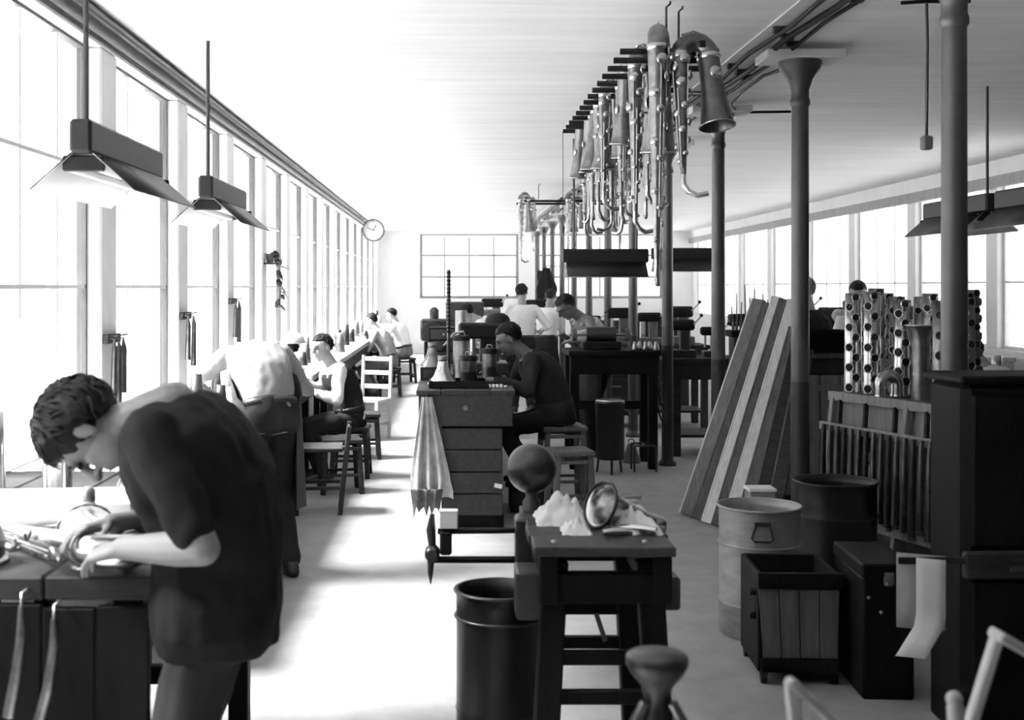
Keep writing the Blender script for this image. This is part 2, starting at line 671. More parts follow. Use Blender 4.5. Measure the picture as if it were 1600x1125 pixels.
def hand(mb, w, d, pn, s, k, curl, spread=.0):
    """five-fingered hand: w wrist, d direction, pn palm normal, s towards the thumb"""
    d, pn, s = V(d).normalized(), V(pn), V(s)
    pn = (pn - d * pn.dot(d)).normalized()
    sd = d.cross(pn).normalized()
    if sd.dot(s) < 0:
        sd = -sd
    loft(mb, [(w - d * .03 * k, sd, pn, .027 * k, .02 * k), (w, sd, pn, .028 * k, .019 * k), (w + d * .045 * k, sd, pn, .040 * k, .016 * k), (w + d * .088 * k, sd, pn, .043 * k, .013 * k)], 12)
    for i, (o, L) in enumerate(((.034, .068), (.0115, .078), (-.0115, .073), (-.033, .056))):
        p = w + d * (.085 - abs(o) * .12) * k + sd * o * k
        dr = (d + sd * (o * (3 + spread))).normalized()
        ang = curl * (.5 + .06 * i)
        r = .0083
        for j, q in enumerate((.46, .30, .24)):
            dr = (dr * math.cos(ang) + pn * math.sin(ang)).normalized()
            p2 = p + dr * (L * q * k)
            capsule(mb, p, p2, r * k, (r - .0007) * k, 8)
            p, r = p2, r - .0007
            perp = pn - dr * pn.dot(dr)
            pn2 = perp.normalized() if perp.length > .1 else pn
            dr = dr
    p = w + d * .022 * k + sd * .028 * k
    dr = (sd * .75 + d * .65 + pn * .25 * (1 + curl)).normalized()
    for L, r in ((.036, .0115), (.030, .010), (.024, .0085)):
        p2 = p + dr * L * k
        capsule(mb, p, p2, r * k, (r - .0012) * k, 8)
        p = p2
        dr = (dr * .86 + d * .42 + pn * .25 * curl).normalized()


def head_frame(c, fwd, up):
    f = V(fwd).normalized()
    u = (V(up) - f * V(up).dot(f)).normalized()
    return c, f, u, u.cross(f) * 1.0


def ellip(mb, c, f, u, r, rf, ru, rr, n=16, m=12):
    M = orient((f, r, u))
    M.translation = c
    mb.ball((0, 0, 0), (rf, rr, ru), n, m, M)


def head(mb, c, f, u, k):
    r = u.cross(f)

    def P(a, b, d=0):
        return c + f * a * k + u * b * k + r * d * k
    ellip(mb, P(-.012, .030), f, u, r, .098 * k, .084 * k, .077 * k)
    ellip(mb, P(.022, -.040), f, u, r, .066 * k, .076 * k, .058 * k)
    ellip(mb, P(.052, -.098), f, u, r, .026 * k, .020 * k, .028 * k)
    capsule(mb, P(.078, .028, -.035), P(.078, .028, .035), .014 * k, .014 * k)
    capsule(mb, P(.088, .020), P(.110, -.024), .009 * k, .014 * k)
    for s in (-1, 1):
        capsule(mb, P(.092, -.028, .010 * s), P(.096, -.028, .013 * s), .008 * k, .007 * k)
        ellip(mb, P(.050, -.022, .034 * s), f, u, r, .028 * k, .020 * k, .018 * k)
        ellip(mb, P(-.012, -.008, .077 * s), f, u, r, .017 * k, .030 * k, .007 * k)
    capsule(mb, P(.082, -.052, -.018), P(.082, -.052, .018), .009 * k, .009 * k)
    capsule(mb, P(.078, -.066, -.014), P(.078, -.066, .014), .009 * k, .009 * k)


def hair_mesh(c, f, u, k, name, seed=0, strands=0, thick=1.0):
    r = u.cross(f)
    mb = MB()
    n, m = (60, 40) if strands else (36, 24)
    vs = []
    for i in range(m + 1):
        th = math.pi * i / m
        for j in range(n):
            a = 2 * math.pi * j / n
            x, y, z = math.sin(th) * math.cos(a), math.sin(th) * math.sin(a), -math.cos(th)
            sc = 1.0
            # hairline: below this height the shell sinks under the skin
            line = .40 if x > .40 else (-.10 if x > .12 else -.85)
            if .05 < x <= .40:
                line = -.05 + (x - .05) / .35 * .45
            elif -.35 < x <= .05:
                line = -.75 + (x + .35) / .40 * .70
            t = max(0, min(1, (z - line + .08) / .16))
            sc = .80 + .20 * t
            p = V((x, y, z))
            nz = mnoise.noise(p * 5 + V((seed, 0, 0))) * .03 + mnoise.noise(p * 12 + V((seed, 2, 0))) * .025
            sc += nz * t
            th_ = 1 + .06 * thick
            vs.append(c + f * ((-.014 + x * .099 * th_ * sc) * k) + r * (y * .079 * (th_ + .03) * sc * k) + u * ((.034 + z * .087 * (th_ + .03) * sc) * k))
    fs = []
    for i in range(m):
        for j in range(n):
            a, b = i * n + j, i * n + (j + 1) % n
            fs.append((a, b, b + n, a + n))
    mb.add(vs, fs, True)
    rg = random.Random(seed)
    ctr = c - f * .014 * k + u * .034 * k
    for _ in range(strands):
        z = rg.uniform(-.7, .98)
        a = rg.uniform(0, 2 * math.pi)
        q = math.sqrt(1 - z * z)
        x, y = q * math.cos(a), q * math.sin(a)
        if z < (.5 if x > .3 else (.05 if x > 0 else -.6)) or (x > -.3 and z < -.05):
            continue
        th_ = 1 + .06 * thick
        p = ctr + f * (x * .099 * th_ * k) + r * (y * .079 * (th_ + .03) * k) + u * (z * .087 * (th_ + .03) * k)
        nr = (p - ctr).normalized()
        t = f * rg.uniform(-.2, 1.0) * (1 if x > -.1 else -.6) - u * rg.uniform(.2, 1.0) + r * (y * .8 + rg.uniform(-.4, .4))
        t = (t - nr * t.dot(nr)).normalized()
        ln = rg.uniform(.03, .055) * k
        mb.tube([p - nr * .004 - t * ln * .3, p + nr * .004 + t * ln * .2, p - nr * .002 + t * ln * .7], [.005 * k, .004 * k, .001 * k], 4)
    return mb.mesh(name)


def person(label, at, yaw, pz, lean=5, hunch=5, neck=10, pitch=0, hyaw=0, hl=None, hr=None, el=None, er=None, feet=None, kneeh=None,
           H=1.75, lod=1, skin='skin', hair='hair_black', top='shirt_white', sleeve=.55, pants='trouser_dark', vest=None, apron=None, belt=True,
           tank=False, seed=1, curl=.7, group='workers in the workshop', build=1.0, tilt=0, thick=.45, hem=-.06):
    k = H / 1.75
    F = V((math.cos(R(yaw)), math.sin(R(yaw)), 0))
    L = V((-F.y, F.x, 0))
    base = V((at[0], at[1], 0))
    o = thing('person', label, 'person', base, 0, group)

    def dr(a):
        return UP * math.cos(R(a)) + F * math.sin(R(a))

    def loc(p):
        return V(p) - base
    P = V((0, 0, pz))
    d1, d2 = dr(lean), dr(lean + hunch)
    M1 = P + d1 * .24 * k
    N = M1 + d2 * .27 * k
    dn = dr(lean + hunch + neck)
    NT = N + dn * .10 * k
    hu = dr(pitch)
    hf0 = (F * math.cos(R(pitch)) - UP * math.sin(R(pitch)))
    Rm = Matrix.Rotation(R(hyaw), 3, hu)
    hf = Rm @ hf0
    if tilt:
        Rt = Matrix.Rotation(R(tilt), 3, hf)
        hu = Rt @ hu
    HC = NT + hu * .085 * k + hf * .018 * k
    vox = (.0046, .008, .013)[lod]
    cvox = (.009, .012, .017)[lod]

    # torso sections along the bent spine
    def spine(t):
        if t <= 0:
            return P + d1 * t * k, d1
        a = P.lerp(M1, min(1, t / .24)) if t < .24 else M1.lerp(N, (t - .24) / .27)
        if t > .51:
            a = N + dn * (t - .51) * k
        w = max(0, min(1, (t - .10) / .3))
        return a, (d1 * (1 - w) + d2 * w).normalized()
    B = build

    def torso(mb, g, t0=-.10, t1=.52, shw=1.0):
        prof = [(-.10, .135, .10), (-.04, .165, .110), (.03, .165, .115), (.11, .150, .112), (.19, .152, .112), (.28, .168, .120), (.37, .180 * shw, .122), (.43, .178 * shw, .110), (.475, .135 * shw, .088), (.515, .075, .070)]
        secs = []
        for (t, a, b) in prof:
            if t < t0 or t > t1:
                continue
            c, d = spine(t)
            fx = d.cross(L) * -1
            fx = L.cross(d)
            secs.append((c, L, fx, (a * B + g) * k, (b * B + g) * k))
        loft(mb, secs, 20)
    sh, elb, wri = {}, {}, {}
    for s, ht, eh in ((1, hl, el), (-1, hr, er)):
        S = N - d2 * .045 * k + L * (s * .178 * k * (.9 + .1 * B)) + F * .01
        sh[s] = S
        if ht is None:
            ht_ = S - UP * .50 * k + F * .10 + L * s * .06
        else:
            ht_ = loc(ht)
        eh_ = V(eh) if eh else (-F * .8 + L * s * .5 - UP * .3)
        e, w = ik(S, ht_, .295 * k, .255 * k, eh_)
        elb[s], wri[s] = e, w
    hip, kne, ank = {}, {}, {}
    for i, s in enumerate((1, -1)):
        hp = P + L * (s * .088 * k) - UP * .03
        hip[s] = hp
        ft = loc((tuple(feet[i]) + (0,))[:3]) if feet else L * (s * .11)
        ft = ft + UP * .085 * k
        kh = V(kneeh) if kneeh else F + UP * .2
        kn, an = ik(hp, ft, .43 * k, .42 * k, kh)
        kne[s], ank[s] = kn, an
    # skin
    mb = MB()
    torso(mb, -.012)
    capsule(mb, N - dn * .03, NT + hu * .02 * k, .058 * k, .052 * k)
    head(mb, HC, hf, hu, k)
    for s in (1, -1):
        capsule(mb, N - d2 * .03 * k, sh[s], .05 * k, .052 * k)
        capsule(mb, sh[s], elb[s], .050 * k * B, .040 * k)
        fm = elb[s].lerp(wri[s], .3)
        capsule(mb, elb[s], fm, .040 * k, .042 * k)
        capsule(mb, fm, wri[s], .042 * k, .027 * k)
        fd = (wri[s] - elb[s]).normalized()
        hand(mb, wri[s], fd + UP * -.15, -UP + fd * .01 - L * s * .35, -L * s + UP * .4, k, curl)
        capsule(mb, hip[s], kne[s], .070 * k, .052 * k)
        capsule(mb, kne[s], ank[s], .048 * k, .034 * k)
    body = link('body', remeshed(mb, vox, 'body', (5, 3, 2)[lod]), skin, o)
    # face
    r = hu.cross(hf)
    for s in (-1, 1):
        e, br = MB(), MB()
        ellip(e, HC + hf * .083 * k + hu * .010 * k + r * s * .031 * k, hf, hu, r, .010 * k, .007 * k, .014 * k, 10, 8)
        capsule(br, HC + hf * .094 * k + hu * .030 * k + r * s * .018 * k, HC + hf * .084 * k + hu * .031 * k + r * s * .048 * k, .005 * k, .004 * k, 6)
        e.build('eye', 'eye', body)
        br.build('eyebrow', hair, body)
    ml = MB()
    capsule(ml, HC + hf * .089 * k - hu * .059 * k - r * .02 * k, HC + hf * .089 * k - hu * .059 * k + r * .02 * k, .003 * k, .003 * k, 6)
    ml.build('mouth', 'skin_dark', body)
    link('hair', hair_mesh(HC, hf, hu, k, 'hair', seed, (420, 160, 0)[lod], thick), hair, o)
    # shirt
    mb = MB()
    torso(mb, .010 if hem > -.1 else .034, hem, .52 if not tank else .44, 1.0)
    if tank:
        for s in (1, -1):
            a = N - d2 * .09 * k + L * s * .09 * k
            capsule(mb, a + F * .085 * k, a + d2 * .075 * k, .022, .022)
            capsule(mb, a - F * .085 * k, a + d2 * .075 * k, .022, .022)
    else:
        for s in (1, -1):
            capsule(mb, N - d2 * .05 * k, sh[s], .066 * k, .064 * k)
            if sleeve <= 1:
                capsule(mb, sh[s], sh[s].lerp(elb[s], sleeve), .064 * k * B, .056 * k)
            else:
                capsule(mb, sh[s], elb[s], .064 * k * B, .053 * k)
                capsule(mb, elb[s], elb[s].lerp(wri[s], sleeve - 1), .053 * k, .042 * k)
    link('vest' if tank else 'shirt', remeshed(mb, cvox, 'shirt', 3, .010 if lod < 2 else .008, 11, seed, (1, 1, .7)), top, o)
    if vest:
        mb = MB()
        torso(mb, .020, -.02, .475)
        link('overall_bib', remeshed(mb, cvox, 'overall_bib', 3, .008, 10, seed + 5), vest, o)
    # trousers
    mb = MB()
    torso(mb, .016, -.12, .115)
    for s in (1, -1):
        capsule(mb, P + L * s * .06 * k, hip[s], .092 * k, .092 * k)
        capsule(mb, hip[s], kne[s], .092 * k, .074 * k)
        capsule(mb, kne[s], kne[s].lerp(ank[s], .97), .072 * k, .064 * k)
    link('trousers', remeshed(mb, cvox, 'trousers', 3, .012 if lod < 2 else .009, 9, seed + 2, (1, 1, .6)), pants, o)
    if belt:
        mb = MB()
        c, d = spine(.085)
        fx = L.cross(d)
        for q in (-.018, .018):
            pass
        loft(mb, [(c - d * .018, L, fx, (.155 * B + .021) * k, (.115 * B + .021) * k), (c + d * .018, L, fx, (.152 * B + .021) * k, (.113 * B + .021) * k)], 24)
        mb.build('belt', 'leather', o)
    for s in (1, -1):
        a = ank[s]
        g = V((a.x, a.y, a.z - .085 * k))
        mb = MB()
        t = F * 1.0
        sd = L
        loft(mb, [(g - t * .075 + UP * .035, sd, UP, .030 * k, .032 * k), (g - t * .05 + UP * .05, sd, UP, .040 * k, .05 * k), (g + UP * .055, sd, UP, .042 * k, .055 * k), (g + t * .07 + UP * .042, sd, UP, .045 * k, .042 * k), (g + t * .14 + UP * .030, sd, UP, .048 * k, .030 * k), (g + t * .19 + UP * .022, sd, UP, .030 * k, .020 * k)], 12)
        mb.build('shoe', 'leather', o)
    if apron:
        # bib and skirt wrapped round the front of the body
        grid = []
        hem = apron.get('hem', .42)
        for i in range(15):
            q = i / 14
            row = []
            if q < .35:
                c, d = spine(.40 - q / .35 * .34)
                wd = .55 + q
            else:
                c, d = spine(.06)
                c = c - UP * ((q - .35) / .65) * (pz - hem - .02) + F * (.02 + .05 * q)
                d = UP
                wd = 1.05 + .1 * q
            fx = L.cross(d)
            for j in range(17):
                a = (j / 16 - .5) * 2 * wd * apron.get('wrap', 1.25)
                fold = .012 * math.sin(j * 2.1 + seed) * max(0, q - .3) / .7
                hw = (.185 * B + .02 + .05 * max(0, q - .35)) * k
                hd = (.150 * B + .02 + .05 * max(0, q - .35)) * k
                row.append(c + L * (math.sin(a) * (hw + fold)) + fx * (math.cos(a) * (hd + fold)))
            grid.append(row)
        MB().sheet(grid, .006).build('apron', apron['m'], o)
    return o


person('man in a dark t-shirt hunched over the near bench working on a saxophone', (-.575, 3.0), 180, .92, lean=0, hunch=30, neck=84, pitch=86, thick=3.4,
       hl=(-.775, 2.86, 1.085), hr=(-.86, 3.08, 1.10), el=(.8, -.5, -.3), er=(.6, .6, -.2), feet=((-.50, 2.88), (-.56, 3.14)), H=1.76, lod=0, skin='skin_mid',
       top='shirt_black', sleeve=.82, pants='trouser_dark', belt=False, seed=1, curl=.75, build=1.08, hem=-.101)
person('man in a light t-shirt and dark apron bent over, elbow out to the side', (-1.06, 7.1), 118, .93, lean=18, hunch=38, neck=62, pitch=105,
       hl=(-1.50, 7.60, 1.02), hr=(-1.13, 7.62, 1.10), el=(-.8, -.2, -.3), er=(1.0, -.45, .0), feet=((-1.15, 7.02), (-.95, 7.16)), H=1.76, lod=1,
       top='shirt_grey', sleeve=.6, pants='trouser_dark', apron={'m': 'apron_dark', 'hem': .32, 'wrap': 2.2}, belt=True, seed=3)
person('seated dark-haired man in white shirt and dark overalls looking up from the bench', (-.90, 10.9), 205, .54, lean=12, hunch=18, neck=5, pitch=10, hyaw=15,
       hl=(-1.22, 10.55, .80), hr=(-1.32, 11.0, .82), feet=((-1.12, 10.55), (-1.18, 10.85)), H=1.72, lod=1, top='shirt_white', sleeve=1.7, pants='cloth_dark', vest='cloth_dark', seed=4)
person('worker in a grey coat seated at the far end of the window benches', (-.95, 18.8), 165, .55, lean=14, hunch=16, pitch=15,
       hl=(-1.35, 18.7, .9), hr=(-1.35, 19.0, .9), feet=((-1.2, 18.6), (-1.2, 18.95)), lod=2, top='shirt_grey', sleeve=1.8, pants='trouser_mid', seed=5)
person('worker in a white shirt seated furthest along the window benches', (-.82, 21.5), 160, .56, lean=10, hunch=14, pitch=20,
       hl=(-1.3, 21.4, .9), hr=(-1.3, 21.8, .9), feet=((-1.1, 21.3), (-1.1, 21.7)), lod=2, top='shirt_white', sleeve=1.8, pants='trouser_mid', seed=6)
person('dark-jacketed man on a stool hunched over the cabinet bench', (.81, 9.35), 183, .73, lean=14, hunch=26, neck=14, pitch=28,
       hl=(.34, 9.05, 1.0), hr=(.32, 9.45, 1.02), el=(.5, -.6, -.5), er=(.5, .6, -.5), feet=((.60, 9.22, .18), (.60, 9.50, .18)), H=1.76, lod=1, skin='skin_dark',
       top='cloth_dark', sleeve=1.95, pants='cloth_dark', seed=7, build=1.12, belt=False)
person('bare-armed man in a vest top leaning over the machine table', (1.52, 12.3), 200, .94, lean=16, hunch=22, neck=20, pitch=42,
       hl=(1.18, 11.95, 1.17), hr=(1.16, 12.25, 1.19), el=(.7, -.5, .1), er=(.5, .6, .1), feet=((1.42, 12.15), (1.55, 12.45)), H=1.78, lod=1, skin='skin_dark',
       top='shirt_light', tank=True, pants='cloth_dark', seed=8, apron={'m': 'apron_dark', 'hem': .45, 'wrap': 1.2}, belt=False)
person('man in a white shirt standing with his back turned, far down the aisle', (.97, 16.5), 95, .93, lean=3, hunch=6, pitch=10, hyaw=-20,
       hl=(.78, 16.85, 1.1), hr=(1.25, 16.8, 1.1), lod=1, top='shirt_white', sleeve=1.6, pants='trouser_dark', seed=9, H=1.76)
person('man in a white shirt bent over the far part of the middle bench', (.68, 14.2), 170, .93, lean=30, hunch=25, neck=15, pitch=45,
       hl=(.22, 13.95, 1.05), hr=(.2, 14.35, 1.05), el=(.3, -.9, .2), lod=1, top='shirt_white', sleeve=1.5, pants='trouser_dark', seed=10)
person('man in a white shirt half hidden beside the one with his back turned', (1.38, 17.6), 60, .90, lean=4, hunch=8, pitch=15,
       hl=(1.3, 17.95, 1.1), hr=(1.6, 17.9, 1.1), lod=2, top='shirt_white', sleeve=1.6, pants='trouser_dark', seed=11, H=1.68)
person('man in a dark jacket standing half hidden by the second column', (3.17, 10.6), 120, .96, lean=3, hunch=8, pitch=8,
       hl=(2.85, 10.75, 1.2), hr=(3.25, 10.98, 1.2), lod=1, skin='skin', hair='hair_grey', top='cloth_dark', sleeve=1.9, pants='cloth_dark', seed=12, H=1.80)
person('dark-haired worker whose head shows above the towers of stacked parts', (3.95, 11.8), 250, .95, lean=4, hunch=8, pitch=25, lod=2, top='shirt_light', sleeve=1.6, pants='trouser_dark', seed=13, H=1.79)
person('dark-haired worker in white at the far right edge of the picture', (4.30, 9.3), 120, .60, lean=15, hunch=22, pitch=35, feet=((4.05, 9.5), (4.25, 9.7)), lod=2, top='shirt_white', sleeve=.6, pants='trouser_mid', seed=14)

# ------------------------------------------------------------------ saxophones
def ring_mesh(mb, c, axis, r, h, n=12, M=None):
    m = Matrix.Translation(V(c)) @ frame_z(axis)
    if M is not None:
        m = M @ m
    mb.lathe([(r, 0), (r, h)], n, m)


CUPS = {}


def cup_mesh(r):
    key = round(r, 3)
    if key not in CUPS:
        mb = MB()
        mb.lathe([(r * .95, 0), (r, .004), (r * .9, .009), (r * .35, .013), (0.0005, .014)], 12)
        CUPS[key] = mb.mesh('key_cup')
        CUPS[key].materials.append(MATS['brass'])
    return CUPS[key]


def saxophone(label, L=.7, bell=.45, r0=.042, m='brass_dull', name='saxophone', group='saxophones hanging from the rack', crook=True, keys=9, rb=.085, two=False):
    """hangs with its bow uppermost: origin under the bow, body tube and bell pointing down; bow lies in local xz"""
    o = thing(name, label, 'saxophone', group=group)
    a = r0 * 1.45
    body = MB()
    n = 10
    pts = [(-a, 0, -L * i / n) for i in range(n + 1)]
    rr = [r0 * .92 + (.013 - r0 * .92) * (i / n) for i in range(n + 1)]
    body.tube(pts, rr, 14)
    bo = body.build('body_tube', m, o)
    bw = MB()
    pb = [(-a * math.cos(R(t)), 0, a * math.sin(R(t)) * 1.05) for t in range(0, 181, 15)]
    bw.tube(pb, [r0 * (.92 + .16 * i / 12) for i in range(13)], 14)
    bow = bw.build('bow', m, o)
    for x, rr_ in ((-a, r0 * .98), (a, r0 * 1.15)):
        MB().lathe([(rr_ * .98, -.018), (rr_ * 1.05, -.012), (rr_ * 1.05, .006), (rr_ * .98, .012)], 16, Matrix.Translation((x, 0, 0))).build('ferrule', 'brass', bow)
    gd = MB()
    gd.tube([(-a * .9, -.004, a * 1.05 + r0 * .75), (0, -.004, a * 1.05 + r0 * 1.22), (a * .9, -.004, a * 1.05 + r0 * .8)], .005, 6)
    gd.build('bow_guard', 'brass', bow)
    be = MB()
    prof = []
    for i in range(9):
        q = i / 8
        prof.append(((r0 * 1.08 + (rb - r0 * 1.08) * (q ** 2.6)), -bell * q))
    inner = [(max(.012, p[0] - .003), p[1]) for p in prof[::-1]]
    prof2 = prof + [(rb + .005, -bell - .004), (rb - .001, -bell - .006)] + inner[:7]
    T = Matrix.Translation((a, 0, 0)) @ Matrix.Rotation(R(-5), 4, 'Y')
    be.lathe([(p[0], p[1]) for p in prof2][::-1], 20, T, caps=False)
    bl = be.build('bell', m, o)
    MB().tube([T @ V(((rb + .003) * math.cos(t), (rb + .003) * math.sin(t), -bell - .002)) for t in [2 * math.pi * i / 18 for i in range(19)]], .004, 5).build('bell_rim', 'brass', bl)
    # brace between bell and body
    MB().tube([(-a + .02, 0, -bell * .55), (a - .02, 0, -bell * .55)], .006, 6).build('brace', 'brass', o)
    # key cups along the front and side
    for i in range(keys):
        q = (i + .7) / keys
        z = -L * q * .92
        rt = r0 * .92 + (.013 - r0 * .92) * (q * .92)
        cr = (.026 - .015 * q) * (r0 / .042)
        ang = R(-90 + (12, -55, 60, -14, 100, -100)[i % 6])
        d = V((math.cos(ang), math.sin(ang), 0))
        c = link('key_cup', cup_mesh(cr), None, o)
        c.matrix_local = Matrix.Translation(V((-a, 0, z)) + d * (rt + .006)) @ frame_z(d)
        c.rotation_mode = 'XYZ'
    for i, (ang, z0, z1) in enumerate(((-60, -.06, -L * .55), (-125, -L * .30, -L * .95), (-150, -.05, -L * .8))):
        d = V((math.cos(R(ang)), math.sin(R(ang)), 0))
        rt0, rt1 = r0 * .92 + (.013 - r0 * .92) * (-z0 / L), r0 * .92 + (.013 - r0 * .92) * (-z1 / L)
        MB().tube([V((-a, 0, z0)) + d * (rt0 + .010), V((-a, 0, z1)) + d * (rt1 + .010)], .0045, 6).build('key_rod', 'brass', o)
    for i in range(2):
        c = link('bell_key', cup_mesh(.030 * r0 / .042), None, o)
        d = V((.3, -.95 if i == 0 else .95, 0)).normalized()
        c.matrix_local = Matrix.Translation(V((a, 0, -bell * (.28 + .22 * i))) + d * (r0 * 1.12)) @ frame_z(d)
        c.rotation_mode = 'XYZ'
    if crook:
        p = [(-a, 0, -L), (-a, 0, -L - .05), (-a + .02, -.01, -L - .09), (-a + .06, -.02, -L - .11), (-a + .11, -.03, -L - .10)]
        if two:
            p = [(-a, 0, -L), (-a, 0, -L - .06), (-a + .015, 0, -L - .10), (-a + .05, 0, -L - .12), (-a + .085, 0, -L - .10), (-a + .10, 0, -L - .04), (-a + .10, 0, -L * .78), (-a + .12, -.02, -L * .74), (-a + .17, -.03, -L * .73)]
        MB().tube(p, .0125, 10).build('crook', 'brass', o)
    return o


def rack(label, x0, x1, ys, z, rail_x, hangers, r=.016):
    o = thing('instrument_rack', label, 'rack', (0, 0, 0))
    for y in ys:
        MB().tube([(x0, y, z), (x1, y, z)], r, 8).build('rack_rod', 'black', o)
    for x in rail_x:
        MB().box((x, (ys[0] + ys[-1]) / 2, z + .028), (.03, ys[-1] - ys[0] + .12, .035), .004).build('rail', 'black', o)
    for (x, y) in hangers:
        MB().tube([(x + .02, y, ZC), (x + .02, y, ZC - .012), (x, y, ZC - .03), (x, y, z + .03)], .006, 6).build('hanger', 'iron', o)
    return o


RY = [6.05 + .238 * i for i in range(14)]
rack('hanging rack of black rods carrying a row of saxophones under the ceiling', .84, 1.33, RY, 2.87, (1.24,), ((1.07, 6.05), (1.15, 6.15), (1.15, 7.6), (1.15, 9.1)))
rack('further hanging rack of two long rods near the middle columns', .92, 2.36, (16.6, 17.15), 2.87, (1.5, 2.2), ((1.2, 16.7), (1.9, 16.9)))

bari = saxophone('largest saxophone at the near end of the rack, hanging nearly to head height', 1.05, .50, .050, 'brass_dull', two=True, keys=24, rb=.075)
bari.location = (1.03, RY[0], 2.87 + .012)
bari.rotation_euler = (0, 0, R(75))
bellsax = saxophone('saxophone hanging upside down with its dark bell mouth facing down, beside the largest one', .62, .36, .050, 'brass_dark', rb=.085, keys=14)
bellsax.location = (1.205, RY[0] - .02, 2.87 - .03)
bellsax.rotation_euler = (R(-14), R(2), R(4))
tenor = saxophone('saxophone with a tarnished body hanging third from the near end of the rack', .78, .45, .044, 'brass_dull', keys=18)
tenor.location = (1.03, RY[2], 2.882)
tenor.rotation_euler = (0, 0, R(40))
alto = saxophone('smaller saxophone with bright keys hanging fourth from the near end of the rack', .60, .38, .036, 'brass_dull', keys=16, rb=.065)
alto.location = (.99, RY[3], 2.882)
alto.rotation_euler = (0, 0, R(110))
seq = [(tenor, 5, 1.02, 75, .9), (alto, 6, .98, 30, 1), (tenor, 7, 1.04, 130, .95), (alto, 8, .98, 65, 1.05), (tenor, 9, 1.03, 200, .9), (alto, 10, .97, 95, 1), (tenor, 11, 1.03, 55, .9), (alto, 12, .98, 120, 1.0), (tenor, 13, 1.02, 70, .9), (alto, 4, 1.15, 60, 1.0), (tenor, 6, 1.18, 100, .85), (alto, 9, 1.20, 40, 1.0), (tenor, 12, 1.19, 80, .85)]
for i, (p, k, x, a, sc) in enumerate(seq):
    side = 'right row' if i > 8 else 'left row'
    n = ('fifth', 'sixth', 'seventh', 'eighth', 'ninth', 'tenth', 'eleventh', 'twelfth', 'last', 'first', 'second', 'third', 'last')[i]
    dup(p, '%s saxophone hanging on rack rods, %s %s' % ('long' if p is tenor else 'short', n, side), (x, RY[k], 2.882), (0, 0, R(a)), sc)
for i, (x, y, p, a, z) in enumerate(((1.00, 16.6, tenor, 30, 2.882), (1.15, 17.15, alto, 80, 2.882), (1.62, 16.6, tenor, 60, 2.882), (1.78, 17.15, alto, 20, 2.882), (2.28, 16.6, tenor, 100, 2.882))):
    dup(p, 'distant saxophone hanging %s from the left on the far rack' % ORD[i], (x, y, z), (0, 0, R(a)), .95, 'saxophones on the far rack')

# ------------------------------------------------------------------ conduits on the ceiling along the columns
for i, (x, r_, lab) in enumerate(((1.78, .014, 'leftmost of the black conduits clipped to the ceiling beside the columns'), (1.88, .018, 'middle black conduit clipped to the ceiling beside the columns'), (1.965, .012, 'rightmost of the black conduits clipped to the ceiling beside the columns'))):
    o = thing('ceiling_conduit', lab, 'conduit', (x, 0, 0), group='conduits on the ceiling')
    pts = []
    for j in range(60):
        y = 3.0 + j * .42
        pts.append((.012 * math.sin(j * 1.7 + i * 2), y, ZC - .045 - .008 * math.sin(j * 1.1 + i)))
    MB().tube(pts, r_, 7).build('pipe', 'black', o)
    for j in range(14):
        y = 3.3 + j * 1.1 + .2 * i
        MB().box((0, y, ZC - .022), (.07, .035, .044), .006).build('clip', 'iron', o)
o = thing('trunking', 'pale board fixed under the ceiling carrying the black conduits', 'trunking')
MB().box((1.875, 17, ZC - .004), (.30, 28, .008)).build('board', 'frame_paint', o)

o = thing('drop_conduit', 'thin pendant conduit dropping from the ceiling beside the nearest column', 'conduit')
yc = 6.0
MB().tube([(2.22, yc, ZC - .02), (2.36, yc, ZC - .012), (2.56, yc, ZC - .012)], .010, 6).build('feed', 'black', o)
MB().tube([(2.345, yc, ZC), (2.35, yc, 2.9), (2.345, yc, 2.44)], .008, 6).build('drop', 'iron', o)
MB().box((2.345, yc, 2.41), (.05, .05, .07), .008).build('switch_box', 'iron_light', o)
o = thing('cable', 'black cable looping between the tops of the second and third columns', 'cable')
MB().tube([(2.06, 7.30, ZC - .09), (2.03, 7.9, ZC - .05), (2.0, 8.4, ZC - .08), (2.08, 9.0, ZC - .06), (2.2, 9.38, ZC - .075), (2.62, 9.38, ZC - .07)], .011, 6).build('wire', 'black', o)


# ------------------------------------------------------------------ fluorescent lamps
def trough_lamp(label, L, rods, group='trough lamps'):
    """long axis on local y, origin at the top centre"""
    o = thing('trough_lamp', label, 'lamp', group=group)
    MB().box((0, 0, -.065), (.085, L, .13), .012).build('housing', 'enamel_dark', o)
    for s in (-1, 1):
        a, b = V((s * .042, 0, -.125)), V((s * .20, 0, -.265))
        nrm = V(((b - a).z, 0, -(b - a).x)).normalized() * s
        mb = MB()
        g = [[a + V((0, y, 0)), b + V((0, y, 0))] for y in (-L / 2 + .03, L / 2 - .03)]
        mb.sheet(g, .004)
        w = mb.build('reflector_wing', 'enamel_dark', o)
        off = V((-s * .0035, 0, -.0035))
        mb = MB()
        mb.sheet([[p + off for p in row] for row in g], .002)
        mb.build('enamel_lining', 'enamel_white', w)
        MB().tube([(s * .055, -L / 2 + .06, -.18), (s * .055, L / 2 - .06, -.18)], .018, 10).build('tube', 'enamel_white', o)
    for y in (-L / 2 + .05, L / 2 - .05):
        MB().box((0, y, -.165), (.16, .025, .06), .006).build('tube_holder', 'black', o)
    for (y, top) in rods:
        MB().tube([(0, y, 0), (0, y, top)], .011, 8).build('suspension_rod', 'iron', o)
    return o


